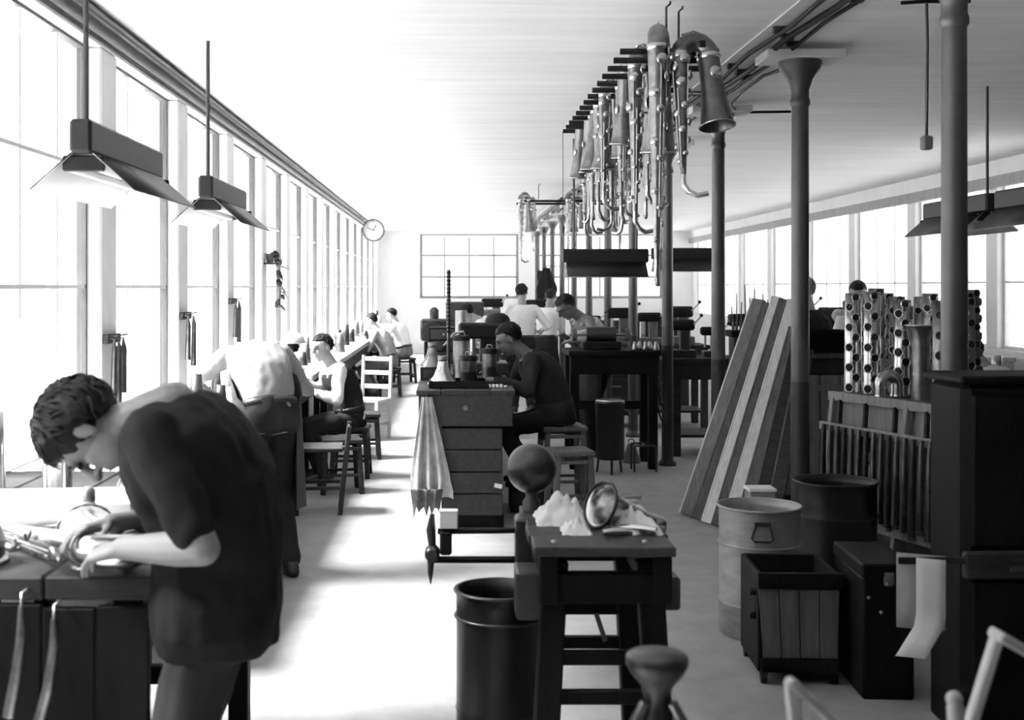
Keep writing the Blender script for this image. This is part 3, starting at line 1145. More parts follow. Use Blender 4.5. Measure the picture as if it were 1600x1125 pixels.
l = trough_lamp('dark trough lamp hanging from one rod over the near window bench', 1.15, ((-.50, .78),))
l.location = (-1.40, 5.16, 2.335)
l2 = trough_lamp('second dark trough lamp further along the window bench', 1.15, ((-.5, .78),))
l2.location = (-1.40, 7.50, 2.335)
l3 = trough_lamp('long dark trough lamp hanging crosswise over the machine table', .82, ((-.3, 1.05), (.3, 1.05)))
l3.location = (1.47, 11.6, 2.06)
l3.rotation_euler = (0, 0, R(-90))
l4 = dup(l3, 'dark trough lamp hanging crosswise behind the hanging saxophones, further right', (2.68, 13.8, 2.14))
l5 = dup(l2, 'nearer dark trough lamp hanging at the right edge of the picture', (3.80, 7.85, 2.36))
l6 = dup(l2, 'dark trough lamp right of the nearest column, further one of two', (3.80, 9.12, 2.36))

# round clock hung out from the window wall
o = thing('wall_clock', 'round white clock with a thin dark rim high on the far window wall', 'clock', (-1.60, 25, 2.86), (R(90), 0, 0))
MB().lathe([(.0005, -.03), (.215, -.03), (.215, .03), (.0005, .03)], 28).build('case', 'white_part', o)
MB().tube([(.222 * math.cos(t), .222 * math.sin(t), .03) for t in [2 * math.pi * i / 28 for i in range(29)]], .012, 6).build('rim', 'iron', o)
MB().box((.03, .05, .034), (.015, .13, .004), rot=-.5).build('hour_hand', 'black', o)
MB().box((-.05, .02, .036), (.010, .17, .004), rot=1.2).build('minute_hand', 'black', o)
MB().box((-.12, .0, -.02), (.26, .03, .03)).build('bracket', 'iron', o)


# ------------------------------------------------------------------ window benches
def bench(label, x0, x1, y0, y1, z, legs_y, m='wood_dark', boards=3, name='workbench'):
    o = thing(name, label, 'workbench', (0, 0, 0))
    w = (x1 - x0) / boards
    for i in range(boards):
        MB().box((x0 + w * (i + .5), (y0 + y1) / 2, z - .03), (w - .004, y1 - y0, .06), .006).build('top_plank', m, o)
    MB().box((x1 - .05, (y0 + y1) / 2, z - .14), (.035, y1 - y0 - .04, .15), .004).build('front_rail', 'wood_black', o)
    MB().box((x0 + .05, (y0 + y1) / 2, z - .14), (.035, y1 - y0 - .04, .15), .004).build('back_rail', 'wood_black', o)
    for y in legs_y:
        for x in (x0 + .06, x1 - .07):
            MB().box((x, y, (z - .06) / 2), (.075, .075, z - .06), .006).build('leg', 'wood_black', o)
        MB().box(((x0 + x1) / 2, y, .22), (x1 - x0 - .2, .04, .07), .004).build('stretcher', 'wood_black', o)
    return o


nb = bench('dark workbench at the near window, in front of the man in the dark t-shirt', -1.83, -.74, 3.02, 4.75, .98, (3.08, 4.65), 'wood_dark', 4)
for i in range(8):
    MB().box((-1.755 + i * .134, 3.035, .455), (.130, .025, .89 + .01 * (i % 3)), .004).build('end_board', 'wood_black', nb)
bench('long workbench running along the windows behind the bent man', -1.83, -1.28, 5.2, 13.0, .88, (5.3, 7.2, 9.2, 11.2, 12.9), 'wood_grey')
bench('far stretch of window bench beyond the seated man', -1.83, -1.24, 13.2, 27, .88, (13.3, 16, 19, 22, 26.8), 'wood_grey')

# pale tubes hanging at the end of the near bench
for i, (x, z0, ln, tl) in enumerate(((-1.05, .95, .30, .03), (-.97, .92, .34, .05))):
    o = thing('hanging_tube', ('dull metal tube hanging at the bench end, further from the man', 'dull metal tube hanging at the bench end, nearer the man')[i], 'tube', group='tubes hanging from the near bench')
    MB().tube([(x, 2.97, z0 - .03), (x, 2.97, z0 - .10), (x - tl * .3, 2.97, z0 - ln * .6), (x - tl, 2.97, z0 - ln)], [.008, .013, .015, .017], 10).build('tube', 'brass_dull', o)
    MB().tube([(x, 3.03, z0 - .0), (x, 2.972, z0 + .0), (x, 2.97, z0 - .03)], .004, 6).build('hook', 'steel', o)

# saxophone worked on at the near bench
ws = saxophone('bright saxophone lying on the near bench under the hunched man\'s hands', .62, .36, .042, 'brass', name='saxophone', group=None, keys=11)
ws.rotation_euler = (R(86), R(8), R(38))
ws.location = (-.86, 2.99 + .05, 1.045)

# clutter on the near bench


def simple(name, label, cat, mb, m, group=None, loc=None, rot=None):
    return tag(mb.build(name, m, None, loc, rot), label, cat, group)


def standing_tube(label, x, y, z, h, r0, r1, m='brass', holes=6, group='body tubes', ang=-90):
    o = thing('body_tube', label, 'tube', (x, y, z), 0, group)
    MB().lathe([(r0, 0), (r0 * 1.03, .012), (r0, .02), (r0 + (r1 - r0) * .5, h * .5), (r1, h), (r1 * .85, h), (r1 * .8, h * .96)], 16).build('shell', m, o)
    for i in range(holes):
        q = (i + .6) / holes
        rt = r0 + (r1 - r0) * q
        a = R(ang + (20 if i % 2 else -20))
        d = V((math.cos(a), math.sin(a), 0))
        mm = Matrix.Translation(V((0, 0, h * q)) + d * (rt - .003)) @ frame_z(d)
        rr = rt * .55
        w = MB().lathe([(rr, 0), (rr, .012), (rr * .8, .012), (rr * .8, .004), (.0005, .004)], 12, mm).build('tone_hole', m, o)
        MB().lathe([(rr * .78, .0045), (rr * .78, .0065), (.0005, .0065)], 12, mm).build('hole_shade', 'hollow_shade', w)  # dark disc painted as shade in the hole
    return o


standing_tube('bright tube standing on the near bench by the window, in front of the head', -1.55, 4.1, .98, .30, .045, .04, 'brass', 0, 'parts on the near bench')
standing_tube('shorter bright tube standing on the near bench beside a tall one', -1.36, 4.2, .98, .22, .05, .05, 'brass', 0, 'parts on the near bench')
standing_tube('dark bronze tube standing on the near bench near the window', -1.72, 4.3, .98, .36, .05, .04, 'brass_dull', 0, 'parts on the near bench')
o = thing('tray', 'long white tray lying across the near bench', 'tray', (-1.28, 3.75, .98), R(6))
MB().box((0, 0, .012), (.62, .28, .02), .004).build('base', 'white_part', o)
for s in (-1, 1):
    MB().box((0, s * .135, .045), (.62, .012, .06), .004).build('long_side', 'white_part', o)
    MB().box((s * .305, 0, .045), (.012, .258, .06), .004).build('end', 'white_part', o)
o = thing('lamp_bulb', 'white bulb-shaped knob lying on the near bench beside the saxophone', 'bulb', (-1.02, 3.42, .98))
MB().lathe([(.012, 0), (.030, .01), (.045, .045), (.042, .075), (.028, .10), (.018, .115), (.018, .14), (.0005, .142)], 18).build('glass_bulb', 'white_part', o)
MB().lathe([(.020, .118), (.020, .150), (.008, .158)], 12).build('cap', 'steel', o)
o = thing('dome_pot', 'dark domed pot at the near end of the bench against the left edge', 'pot', (-1.28, 3.16, .98))
MB().lathe([(.10, 0), (.115, .02), (.115, .06), (.10, .10), (.06, .135), (.02, .145), (.0005, .146)], 24).build('dome', 'steel_dark', o)
MB().ball((.0, 0, .158), .018).build('knob', 'white_part', o)
MB().lathe([(.125, 0), (.128, .01), (.128, .014), (.10, .016)], 24).build('rim', 'steel', o)
rnd = random.Random(3)
for i in range(12):
    x, y = -1.62 + .085 * (i % 6) + rnd.uniform(-.02, .02), 3.32 + .10 * (i // 6) + rnd.uniform(-.02, .02)
    mb = MB()
    rr = rnd.uniform(.018, .03)
    mb.lathe([(rr, 0), (rr * 1.1, .006), (rr * .95, .014), (rr * .3, .02), (.0005, .021)], 14)
    simple('key_cup', 'loose bright key cup on the near bench, %s in the %s row' % (ORD[i % 6], ('near', 'far')[i // 6]), 'key cup', mb, 'brass', 'loose key cups on the near bench', (x, y, .98))
for i in range(5):
    x, y = -1.05 + .07 * i, 3.22 + .05 * (i % 2)
    o = thing('key_cup', 'bright key cup with an arm before the saxophone, %s from the window' % ORD[i], 'key cup', (x, y, .98), R(40 * i), 'armed key cups before the saxophone')
    MB().lathe([(.016, 0), (.018, .006), (.014, .013), (.0005, .016)], 12).build('cup', 'brass', o)
    MB().tube([(0, 0, .012), (.03, 0, .016), (.06, 0, .008)], .004, 6).build('arm', 'brass', o)

for i, (x, y, a, l_, r_) in enumerate(((-1.12, 3.58, .5, .34, .022), (-1.48, 3.95, -.3, .40, .028), (-.98, 3.80, 1.2, .30, .020), (-1.16, 3.95, .1, .26, .030))):
    o = thing('lying_tube', 'bright tapered tube lying on the near bench, %s from the camera' % ('nearest', 'furthest towards the window', 'second', 'stubbiest and third')[i], 'tube', (x, y, .98), a, 'tubes lying on the near bench')
    MB().tube([(-l_ / 2, 0, r_), (0, 0, r_), (l_ / 2, 0, r_)], [r_, r_ * .8, r_ * .6], 14).build('shell', 'brass', o)
    for q in (-.45, .1):
        MB().tube([(l_ * q, 0, r_), (l_ * q + .02, 0, r_)], r_ * 1.02 if q < 0 else r_ * .85, 14).build('ferrule', 'brass', o)
o = thing('loose_bell', 'bright flared bell standing mouth-down on the near bench beside the hands', 'bell', (-1.06, 4.08, .98))
MB().lathe([(.085, .004), (.09, 0), (.088, .008), (.066, .035), (.046, .09), (.036, .16), (.03, .16)], 24).build('flare', 'brass', o)
MB().tube([(.089 * math.cos(t), .089 * math.sin(t), .005) for t in [2 * math.pi * i / 24 for i in range(25)]], .005, 5).build('rim', 'brass', o)

# small lamp with shade and other things on the long window bench
o = thing('bench_lamp', 'small bench lamp with a pale cap-like shade near the seated man', 'lamp', (-1.32, 9.9, .88))
MB().lathe([(.07, 0), (.07, .015), (.02, .03), (.012, .04)], 16).build('base', 'iron', o)
MB().tube([(0, 0, .03), (0, 0, .30), (.03, 0, .38)], .011, 8).build('stem', 'iron', o)
MB().lathe([(.10, .36), (.11, .365), (.085, .42), (.03, .455), (.0005, .46)], 18, Matrix.Translation((.03, 0, 0))).build('shade', 'enamel_white', o)
MB().lathe([(.04, .29), (.055, .33), (.04, .37)], 12, Matrix.Translation((.03, 0, 0))).build('bulb_holder', 'black', o)
for i in range(16):
    y = 5.6 + i * .50 + rnd.uniform(-.1, .1)
    x = -1.6 + rnd.uniform(-.08, .12)
    standing_tube('metal tube standing on the long window bench, %s from the near end' % ORD[i], x, y, .88, rnd.uniform(.12, .34), rnd.uniform(.03, .05), .03, rnd.choice(['brass', 'brass_dull', 'steel_dark']), 0, 'tubes on the window bench')
for i in range(14):
    y = 13.5 + i * .92 + rnd.uniform(-.1, .1)
    standing_tube('distant metal part standing on the far window bench, %s along' % ORD[i], -1.45 + rnd.uniform(-.15, .18), y, .88, rnd.uniform(.10, .40), rnd.uniform(.04, .07), .04, rnd.choice(['brass', 'brass_dull', 'steel_dark']), 0, 'parts on the far window bench')

# things hung on the window piers
def hung_tubes(label, y, z, n, m):
    o = thing('hung_tubes', label, 'tubes', (XL, y, z))
    MB().box((.015, 0, 0), (.03, .26, .05), .004).build('peg_board', 'wood_dark', o)
    for i in range(n):
        yy = -.09 + .18 * i / max(1, n - 1)
        MB().tube([(.02, yy, .0), (.05, yy, .0), (.055, yy, -.06), (.05, yy, -.30 - .05 * (i % 2))], [.006, .006, .016, .02], 8).build('tube', m, o)
        MB().tube([(.02, yy, .012), (.075, yy, .02)], .005, 6).build('peg', 'iron', o)
    return o


hung_tubes('dark tubes hung on the first window pier behind the hunched man', PIER0 + .15, 1.42, 3, 'brass_dark')
hung_tubes('dark tubes hung on the second window pier', PIER0 + PITCH + .15, 1.50, 2, 'brass_dull')
hung_tubes('dark tubes hung on the third window pier', PIER0 + 2 * PITCH + .15, 1.58, 2, 'brass_dark')
o = thing('trailing_plant', 'dark leafy plant trailing down the fourth window pier', 'plant', (XL, PIER0 + 3 * PITCH + .18, 1.93))
MB().box((.05, 0, .0), (.10, .16, .02), .004).build('shelf', 'wood_dark', o)
MB().lathe([(.035, .01), (.048, .09), (.052, .09), (.052, .10), (.04, .10)], 14, Matrix.Translation((.055, 0, 0))).build('pot', 'iron_light', o)
stem = [(.055, 0, .10), (.10, -.03, .13), (.15, -.02, .02), (.13, .02, -.12), (.16, .0, -.28), (.13, -.03, -.44)]
MB().tube(stem, .005, 5).build('stem', 'leaf', o)
lm = MB()
lm.sheet([[(0, -.004, 0), (0, .004, 0)], [(.03, -.028, .006), (.03, .028, .006)], [(.065, -.022, .0), (.065, .022, .0)], [(.10, -.002, -.015), (.10, .002, -.015)]], .003)
lme = lm.mesh('leaf')
lme.materials.append(MATS['leaf'])
for i in range(26):
    q = i / 25 * 4.99
    j = int(q)
    p = V(stem[j]).lerp(V(stem[j + 1]), q - j)
    c = link('leaf', lme, None, o, p, (rnd.uniform(-.5, .5), rnd.uniform(.1, 1.0), rnd.uniform(-2.0, 2.0)))


# ------------------------------------------------------------------ stools and chairs
def stool(label, h=.46, w=.34, m='wood_dark', group='wooden stools', seat_m=None):
    o = thing('wooden_stool', label, 'stool', group=group)
    MB().box((0, 0, h - .018), (w, w, .036), .008).build('seat', seat_m or m, o)
    for sx in (-1, 1):
        for sy in (-1, 1):
            MB().beam((sx * (w / 2 - .035), sy * (w / 2 - .035), h - .03), (sx * (w / 2 - .01), sy * (w / 2 - .01), 0), .042, .042, .004, (1, 0, 0)).build('leg', m, o)
    for s in (-1, 1):
        MB().beam((-w / 2 + .03, s * (w / 2 - .028), h - .075), (w / 2 - .03, s * (w / 2 - .028), h - .075), .07, .022).build('apron_rail', m, o)
        MB().beam((s * (w / 2 - .028), -w / 2 + .03, h - .075), (s * (w / 2 - .028), w / 2 - .03, h - .075), .022, .07).build('apron_rail', m, o)
        MB().beam((-w / 2 + .02, s * (w / 2 - .018), h * .35), (w / 2 - .02, s * (w / 2 - .018), h * .35), .03, .022).build('stretcher', m, o)
        MB().beam((s * (w / 2 - .018), -w / 2 + .02, h * .25), (s * (w / 2 - .018), w / 2 - .02, h * .25), .022, .03).build('stretcher', m, o)
    return o


def chair(label, m='wood_mid', h=.45, w=.38, bh=.85, slats=3, group='wooden chairs'):
    o = thing('wooden_chair', label, 'chair', group=group)
    MB().box((0, 0, h - .015), (w, w, .03), .006).build('seat', m, o)
    for sx in (-1, 1):
        MB().beam((sx * (w / 2 - .02), w / 2 - .02, h - .02), (sx * (w / 2 - .015), w / 2 - .015, 0), .036, .036, .004, (1, 0, 0)).build('leg', m, o)
        MB().beam((sx * (w / 2 - .02), -w / 2 + .02, 0), (sx * (w / 2 - .02), -w / 2 - .05, bh), .034, .034, .004, (1, 0, 0)).build('back_post', m, o)
        MB().beam((sx * (w / 2 - .02), -w / 2 + .02, .2), (sx * (w / 2 - .02), w / 2 - .02, .2), .02, .025).build('stretcher', m, o)
    for i in range(slats):
        z = h + .12 + (bh - h - .16) * i / max(1, slats - 1)
        yb = -w / 2 + .02 - .07 * z / bh
        MB().box((0, yb, z), (w - .06, .018, .05), .004).build('back_slat', m, o)
    MB().box((0, w / 2 - .02, .28), (w - .06, .02, .03)).build('stretcher', m, o)
    MB().box((0, -w / 2 + .01, .16), (w - .06, .02, .03)).build('stretcher', m, o)
    return o


c1 = chair('low-backed dark wooden chair behind the man in the apron', 'wood_dark', .50, .36, .66, 1)
c1.location = (-1.0, 9.2, 0)
c1.rotation_euler = (0, 0, R(95))
s1 = stool('dark stool under the seated man in dark overalls', .45, .34, 'wood_dark')
s1.location = (-.90, 10.92, 0)
s2 = dup(s1, 'dark stool standing in the aisle just beyond the low-backed chair', (-.92, 10.1, 0), .2)
s3 = dup(s1, 'dark stool standing in the aisle beyond the seated man', (-.88, 12.1, 0), .1)
c2 = chair('pale ladder-back chair in the aisle beyond the window-bench stools', 'wood_pale', .45, .38, .92, 3)
c2.location = (-.92, 13.6, 0)
c2.rotation_euler = (0, 0, R(160))
dup(s1, 'small stool under the worker in the grey coat', (-.95, 18.85, 0), .1)
dup(s1, 'small stool under the furthest seated worker', (-.82, 21.5, 0), .3)
dup(s1, 'small stool under the worker at the far right edge', (4.30, 9.3, 0), .3, (1, 1, 1.08))
s4 = stool('tall wooden stool under the dark-jacketed man', .64, .34, 'wood_mid', 'wooden stools')
s4.location = (.85, 9.35, 0)
s4.rotation_euler = (0, 0, .1)
s5 = stool('low stool standing beside the cabinet bench in front of the dark-jacketed man', .55, .30, 'wood_mid', 'wooden stools')
s5.location = (.84, 8.62, 0)
s5.rotation_euler = (0, 0, .15)
o = thing('footrest_box', 'low dark box under the feet of the dark-jacketed man', 'box', (.62, 9.36, 0))
MB().box((0, 0, .085), (.34, .42, .17), .006).build('body', 'wood_dark', o)
MB().box((0, 0, .174), (.36, .44, .012), .003).build('lid', 'wood_dark', o)

# ------------------------------------------------------------------ cabinet bench in the middle of the aisle
o = thing('cabinet_bench', 'dark plank-fronted cabinet bench standing in the middle of the aisle', 'workbench', (0, 8.55, 0))
for i in range(4):
    MB().box((.145, .012 + .003 * (i % 2), .09 + .155 * i + .075), (.43, .03, .148), .004).build('front_plank', 'wood_bench', o)
MB().box((.145, 2.3, .36), (.42, 4.55, .70)).build('carcass', 'wood_black', o)
MB().box((.145, .05, .045), (.45, .06, .09), .004).build('plinth', 'wood_black', o)
MB().box((.10, .0, .83), (.66, .03, .22), .006).build('drawer_front', 'wood_bench', o)
MB().box((.10, 2.32, .83), (.62, 4.60, .22), .004).build('drawer_case', 'wood_dark', o)
for i in range(4):
    MB().box((-.16 + .175 * i, 2.32, .955), (.172, 4.68, .035), .005).build('top_plank', 'wood_bench', o)
MB().tube([(.10, -.018, .85), (.10, -.03, .85)], .018, 12).build('drawer_knob', 'brass_dull', o)
simple('paper_slip', 'small white slip of paper pinned low on the cabinet bench front', 'paper', MB().box((0, 0, 0), (.055, .002, .03)), 'paper', None, (.33, 8.544, .30), (0, .2, 0))
ZB = .9725

o = thing('tin_tray', 'black shallow tray at the near end of the cabinet bench', 'tray', (.05, 8.85, ZB))
MB().box((0, 0, .008), (.42, .34, .012), .003).build('base', 'black', o)
for s in (-1, 1):
    MB().box((0, s * .165, .030), (.42, .01, .045), .002).build('long_side', 'black', o)
    MB().box((s * .205, 0, .030), (.01, .32, .045), .002).build('end', 'black', o)


def cone(label, x, y, z, r, h, m='brass'):
    o = thing('bell_cone', label, 'bell', (x, y, z), 0, 'bell cones on the cabinet bench')
    MB().lathe([(r * .94, .004), (r, 0), (r, .006), (r * .86, .03), (r * .62, h * .35), (r * .40, h * .68), (r * .30, h), (r * .24, h), (r * .24, h * .9)], 24).build('flare', m, o)
    MB().tube([((r) * math.cos(t), (r) * math.sin(t), .004) for t in [2 * math.pi * i / 24 for i in range(25)]], .005, 5).build('rim', 'brass', o)
    MB().lathe([(r * .34, h), (r * .34, h + .03), (r * .28, h + .03), (r * .28, h)], 14).build('collar', 'brass_dull', o)
    return o


cone('bright bell cone standing on the tray of the cabinet bench', -.06, 8.86, ZB + .016, .11, .18)
cone('dull bell cone standing on the wooden block behind the bright one', -.15, 9.55, ZB + .10, .10, .16, 'brass_dull')
o = thing('block', 'dark wooden block raising the dull bell cone', 'block', (-.13, 9.55, ZB))
MB().box((0, 0, .05), (.22, .26, .10), .006).build('body', 'wood_dark', o)
MB().box((0, -.133, .05), (.16, .008, .06), .002).build('label_plate', 'steel_dark', o)


def canister(label, x, y, z, r, h, m='steel_dark', lid=True):
    o = thing('canister', label, 'canister', (x, y, z), 0, 'canisters on the cabinet bench')
    MB().lathe([(r, 0), (r * 1.03, .006), (r, .014), (r, h * .48), (r * 1.03, h * .5), (r, h * .52), (r, h), (r * .9, h + .004), (.0005, h + .004)], 22).build('body', m, o)
    if lid:
        MB().lathe([(r * 1.05, h - .02), (r * 1.05, h + .012), (r * .9, h + .02), (.0005, h + .022)], 22).build('lid', 'black', o)
        MB().tube([(-r * .4, 0, h + .018), (-r * .3, 0, h + .045), (r * .3, 0, h + .045), (r * .4, 0, h + .018)], .005, 6).build('handle', 'steel', o)
    return o


canister('dark shiny canister beside the bright bell cone', .13, 9.0, ZB, .062, .20)
canister('taller canister standing behind the shiny dark one', .08, 9.45, ZB, .065, .33, 'brass_dull')
canister('squat dark canister in the middle of the cabinet bench', .29, 9.25, ZB, .055, .24, 'brass_dark')
canister('pale narrow canister rising behind the others', .085, 10.4, ZB, .05, .52, 'steel', False)
o = thing('bench_pole', 'tall thin notched pole clamped upright on the cabinet bench', 'pole', (-.02, 9.6, ZB))
MB().tube([(0, 0, 0), (0, 0, .86)], .014, 8).build('shaft', 'iron', o)
MB().box((0, 0, .02), (.09, .09, .04), .006).build('clamp', 'iron', o)
for i in range(16):
    MB().lathe([(.012, 0), (.020, .012), (.012, .024)], 10, Matrix.Translation((0, 0, .36 + i * .031))).build('collar', 'black', o)

# machine head on the cabinet bench
o = thing('bench_press', 'dark bench press with a domed head on the cabinet bench', 'press', (.30, 10.2, ZB))
MB().box((0, 0, .05), (.34, .42, .10), .01).build('base', 'iron', o)
MB().box((.02, .08, .21), (.16, .16, .24), .012).build('frame', 'iron', o)
MB().box((-.02, 0, .36), (.44, .26, .13), .02).build('head', 'black', o)
MB().lathe([(.105, .42), (.105, .45), (.09, .48), (.05, .505), (.0005, .51)], 20, Matrix.Translation((.09, 0, 0))).build('dome', 'black', o)
MB().tube([(-.12, -.02, .30), (-.12, -.02, .10)], .022, 12).build('ram', 'steel', o)
MB().tube([(-.2, -.14, .36), (-.28, -.2, .34), (-.36, -.22, .24)], .010, 8).build('lever', 'steel', o)
MB().ball((-.365, -.222, .225), .022).build('lever_knob', 'black', o)
for i in range(9):
    mb = MB()
    mb.lathe([(.018, 0), (.020, .006), (.014, .018), (.006, .022), (.0005, .022)], 12)
    simple('small_part', 'small bright turned part on the cabinet bench, %s row, %s from the left' % (('front', 'back')[i // 5], ORD[i % 5]), 'part', mb, 'steel', 'bright parts on the cabinet bench', (.28 + .028 * (i % 5), 8.72 + .10 * (i // 5), ZB))
for i in range(6):
    mb = MB()
    mb.tube([(-.02, 0, .022), (.02, 0, .022)], .02, 10)
    simple('metal_sleeve', 'short shiny sleeve lying on the cabinet bench, %s row, %s from the left' % (('front', 'back')[i // 3], ORD[i % 3]), 'sleeve', mb, 'steel', 'sleeves on the cabinet bench', (.26 + .05 * (i % 3), 9.52 + .09 * (i // 3), ZB), (0, 0, .5 * i))
o = thing('drawer_chest', 'small dark chest of drawers at the far left of the cabinet bench', 'chest', (-.07, 11.6, ZB))
MB().box((0, .1, .17), (.28, .34, .34), .006).build('carcass', 'wood_black', o)
for i in range(3):
    d = MB().box((0, -.078, .06 + .108 * i), (.25, .018, .095), .004).build('drawer', 'wood_bench', o)
    MB().ball((0, -.092, .06 + .108 * i), .011).build('knob', 'steel', d)
o = thing('machine_column', 'dark upright machine standing at the left end of the bench row', 'machine', (-.19, 13.6, 0))
MB().box((0, 0, .55), (.22, .40, 1.10), .015).build('pedestal', 'black', o)
MB().box((0, 0, 1.22), (.30, .34, .24), .02).build('head', 'iron', o)
MB().lathe([(.05, 0), (.05, .10), (.02, .13)], 14, Matrix.Translation((0, 0, 1.34))).build('spindle_cap', 'steel_dark', o)
MB().lathe([(.12, 0), (.12, .03), (.10, .03)], 20, Matrix.Translation((-.03, -.21, 1.2)) @ Matrix.Rotation(R(90), 4, 'X')).build('hand_wheel', 'iron', o)

# hanging towel and dirty rag
grid = []
for i in range(13):
    q = i / 12
    row = []
    w = .035 + .105 * min(1, q * 1.25)
    for j in range(15):
        t = j / 14 - .5
        row.append((-.02 + .03 * q + t * 2 * w * (1 if q < .85 else 1 + .1 * math.sin(j)), 8.46 + .028 * math.sin(j * 1.55 + q * .8) * (.3 + q) + (.03 - .02 * q), .93 - .68 * q - .05 * abs(t) * q))
    grid.append(row)
o = thing('towel', 'grey towel hanging in folds from the corner of the cabinet bench', 'towel', (-.15, 0, 0))
MB().sheet(grid, .006).build('cloth', 'cloth_grey', o)
MB().tube([(-.02, 8.53, .95), (-.02, 8.44, .94), (-.02, 8.42, .965)], .006, 6).build('hook', 'iron', o)
grid = []
for i in range(9):
    q = i / 8
    row = []
    for j in range(11):
        t = j / 10 - .5
        row.append((-.17 + t * (.22 - .04 * q), 8.40 + .02 * math.sin(j * 2.1 + q), .30 - .20 * q * (1 - .45 * abs(math.sin(j * 1.3)))))
    grid.append(row)
o = thing('dirty_rag', 'dark dirty rag hanging below the grey towel', 'rag')
MB().sheet(grid, .006).build('cloth', 'cloth_dirty', o)
MB().tube([(-.17, 8.42, .29), (-.17, 8.53, .31)], .006, 6).build('peg', 'iron', o)

# ------------------------------------------------------------------ trestle with tools in the foreground
o = thing('trestle_table', 'heavy dark trestle table with splayed legs in the foreground', 'table', (.50, 4.32, 0))
TZ = .855
for i in range(4):
    MB().box((0, -.285 + .19 * i, TZ - .016), (.46 + .015 * (i % 2), .186, .032), .004).build('top_plank', 'wood_bench', o)
MB().box((-.18, 0, TZ - .112), (.06, .72, .16), .006).build('side_beam', 'wood_black', o)
MB().box((.19, 0, TZ - .112), (.06, .72, .16), .006).build('side_beam', 'wood_black', o)
MB().box((0, -.31, TZ - .145), (.34, .05, .10), .005).build('cross_beam', 'wood_black', o)
MB().box((0, .31, TZ - .145), (.34, .05, .10), .005).build('cross_beam', 'wood_black', o)
for s in (-1, 1):
    for y in (-.28, .30):
        MB().beam((s * .155, y, TZ - .06), (s * .20 + (-.0 if s > 0 else -.0), y * 1.12, 0), .085, .075, .006, (0, 1, 0)).build('leg', 'wood_black', o)
    for z in (.49, .35):
        pass
for y in (-.30, .32):
    for z in (.475, .345):
        MB().box((0, y, z), (.36, .035, .045), .004).build('stretcher', 'wood_black', o)
MB().box((-.235, -.22, TZ - .18), (.10, .16, .16), .008).build('bracket', 'iron', o)
MB().box((.235, -.22, TZ - .18), (.06, .10, .11), .008).build('bracket', 'iron', o)
for i, (x, y) in enumerate(((-.16, -.30), (.14, -.30), (-.16, .12), (.17, .05))):
    MB().lathe([(.010, 0), (.010, .006), (.004, .008)], 8, Matrix.Translation((x, y, TZ + (.0 if y > -.2 else 0)))).build('bolt', 'steel', o)
MB().beam((.05, .30, .46), (.085, .30, .355), .018, .018).build('lath', 'wood_mid', o)

o = thing('clamped_bars', 'pair of iron bars clamped to the trestle and sticking out to the left', 'bar', (0, 4.5, 0))
MB().tube([(-.05, 0, .795), (.36, 0, .80)], .011, 10).build('bar', 'black', o)
MB().tube([(-.085, 0, .69), (.36, 0, .69)], .013, 10).build('bar', 'black', o)
MB().box((.285, -.02, .745), (.10, .12, .22), .01).build('clamp_block', 'iron', o)
MB().box((-.02, 0, .755), (.045, .05, .09), .008).build('jaw', 'black', o)
MB().lathe([(.028, -.03), (.028, .03), (.018, .036)], 14, Matrix.Translation((-.07, 0, .715)) @ Matrix.Rotation(R(90), 4, 'X')).build('end_pulley', 'steel_dark', o)
MB().tube([(-.075, 0, .69), (-.077, 0, .64), (-.076, 0, .60)], [.014, .010, .002], 8).build('plumb_tip', 'iron', o)
MB().tube([(-.07, 0, .74), (-.075, .0, .80), (-.07, 0, .86)], [.014, .018, .008], 8).build('hook_arm', 'iron', o)
o = thing('white_tin', 'small white square tin standing on the upper iron bar', 'tin', (-.01, 4.5, .8065))
MB().box((0, 0, .032), (.068, .05, .062), .004).build('body', 'white_part', o)
MB().box((0, 0, .065), (.070, .052, .006), .002).build('lid', 'white_part', o)

o = thing('ball_stake', 'dark polished ball stake standing at the corner of the trestle', 'stake', (.305, 4.62, TZ))
MB().ball((0, 0, .155), .094, 36, 22).build('ball', 'steel_dark', o)
MB().lathe([(.034, -.05), (.034, .03), (.022, .045), (.024, .075)], 16).build('neck', 'steel_dark', o)
MB().tube([(0, 0, -.16), (0, 0, -.04)], .02, 12).build('tang', 'iron', o)

# bell and crumpled white cloths on the trestle
o = thing('sax_bell', 'bright bell with a dark open mouth lying on the trestle', 'bell', (.52, 4.24, TZ + .085), (0, R(68), R(-150)))
o.scale = (1.18,) * 3
MB().lathe([(.030, -.24), (.034, -.16), (.042, -.08), (.055, -.02), (.070, 0), (.066, .0), (.050, -.02), (.036, -.08), (.028, -.16)], 26, caps=False).build('flare', 'brass', o)
MB().tube([(.070 * math.cos(t), .070 * math.sin(t), 0) for t in [2 * math.pi * i / 26 for i in range(27)]], .0055, 6).build('rim', 'black_gloss', o)
MB().lathe([(.0005, -.10), (.036, -.10)], 18, caps=False).build('throat_shade', 'hollow_shade', o)  # dark disc standing in for shade down the bell
MB().lathe([(.033, -.24), (.035, -.235), (.035, -.21), (.033, -.20)], 16).build('ferrule', 'brass', o)


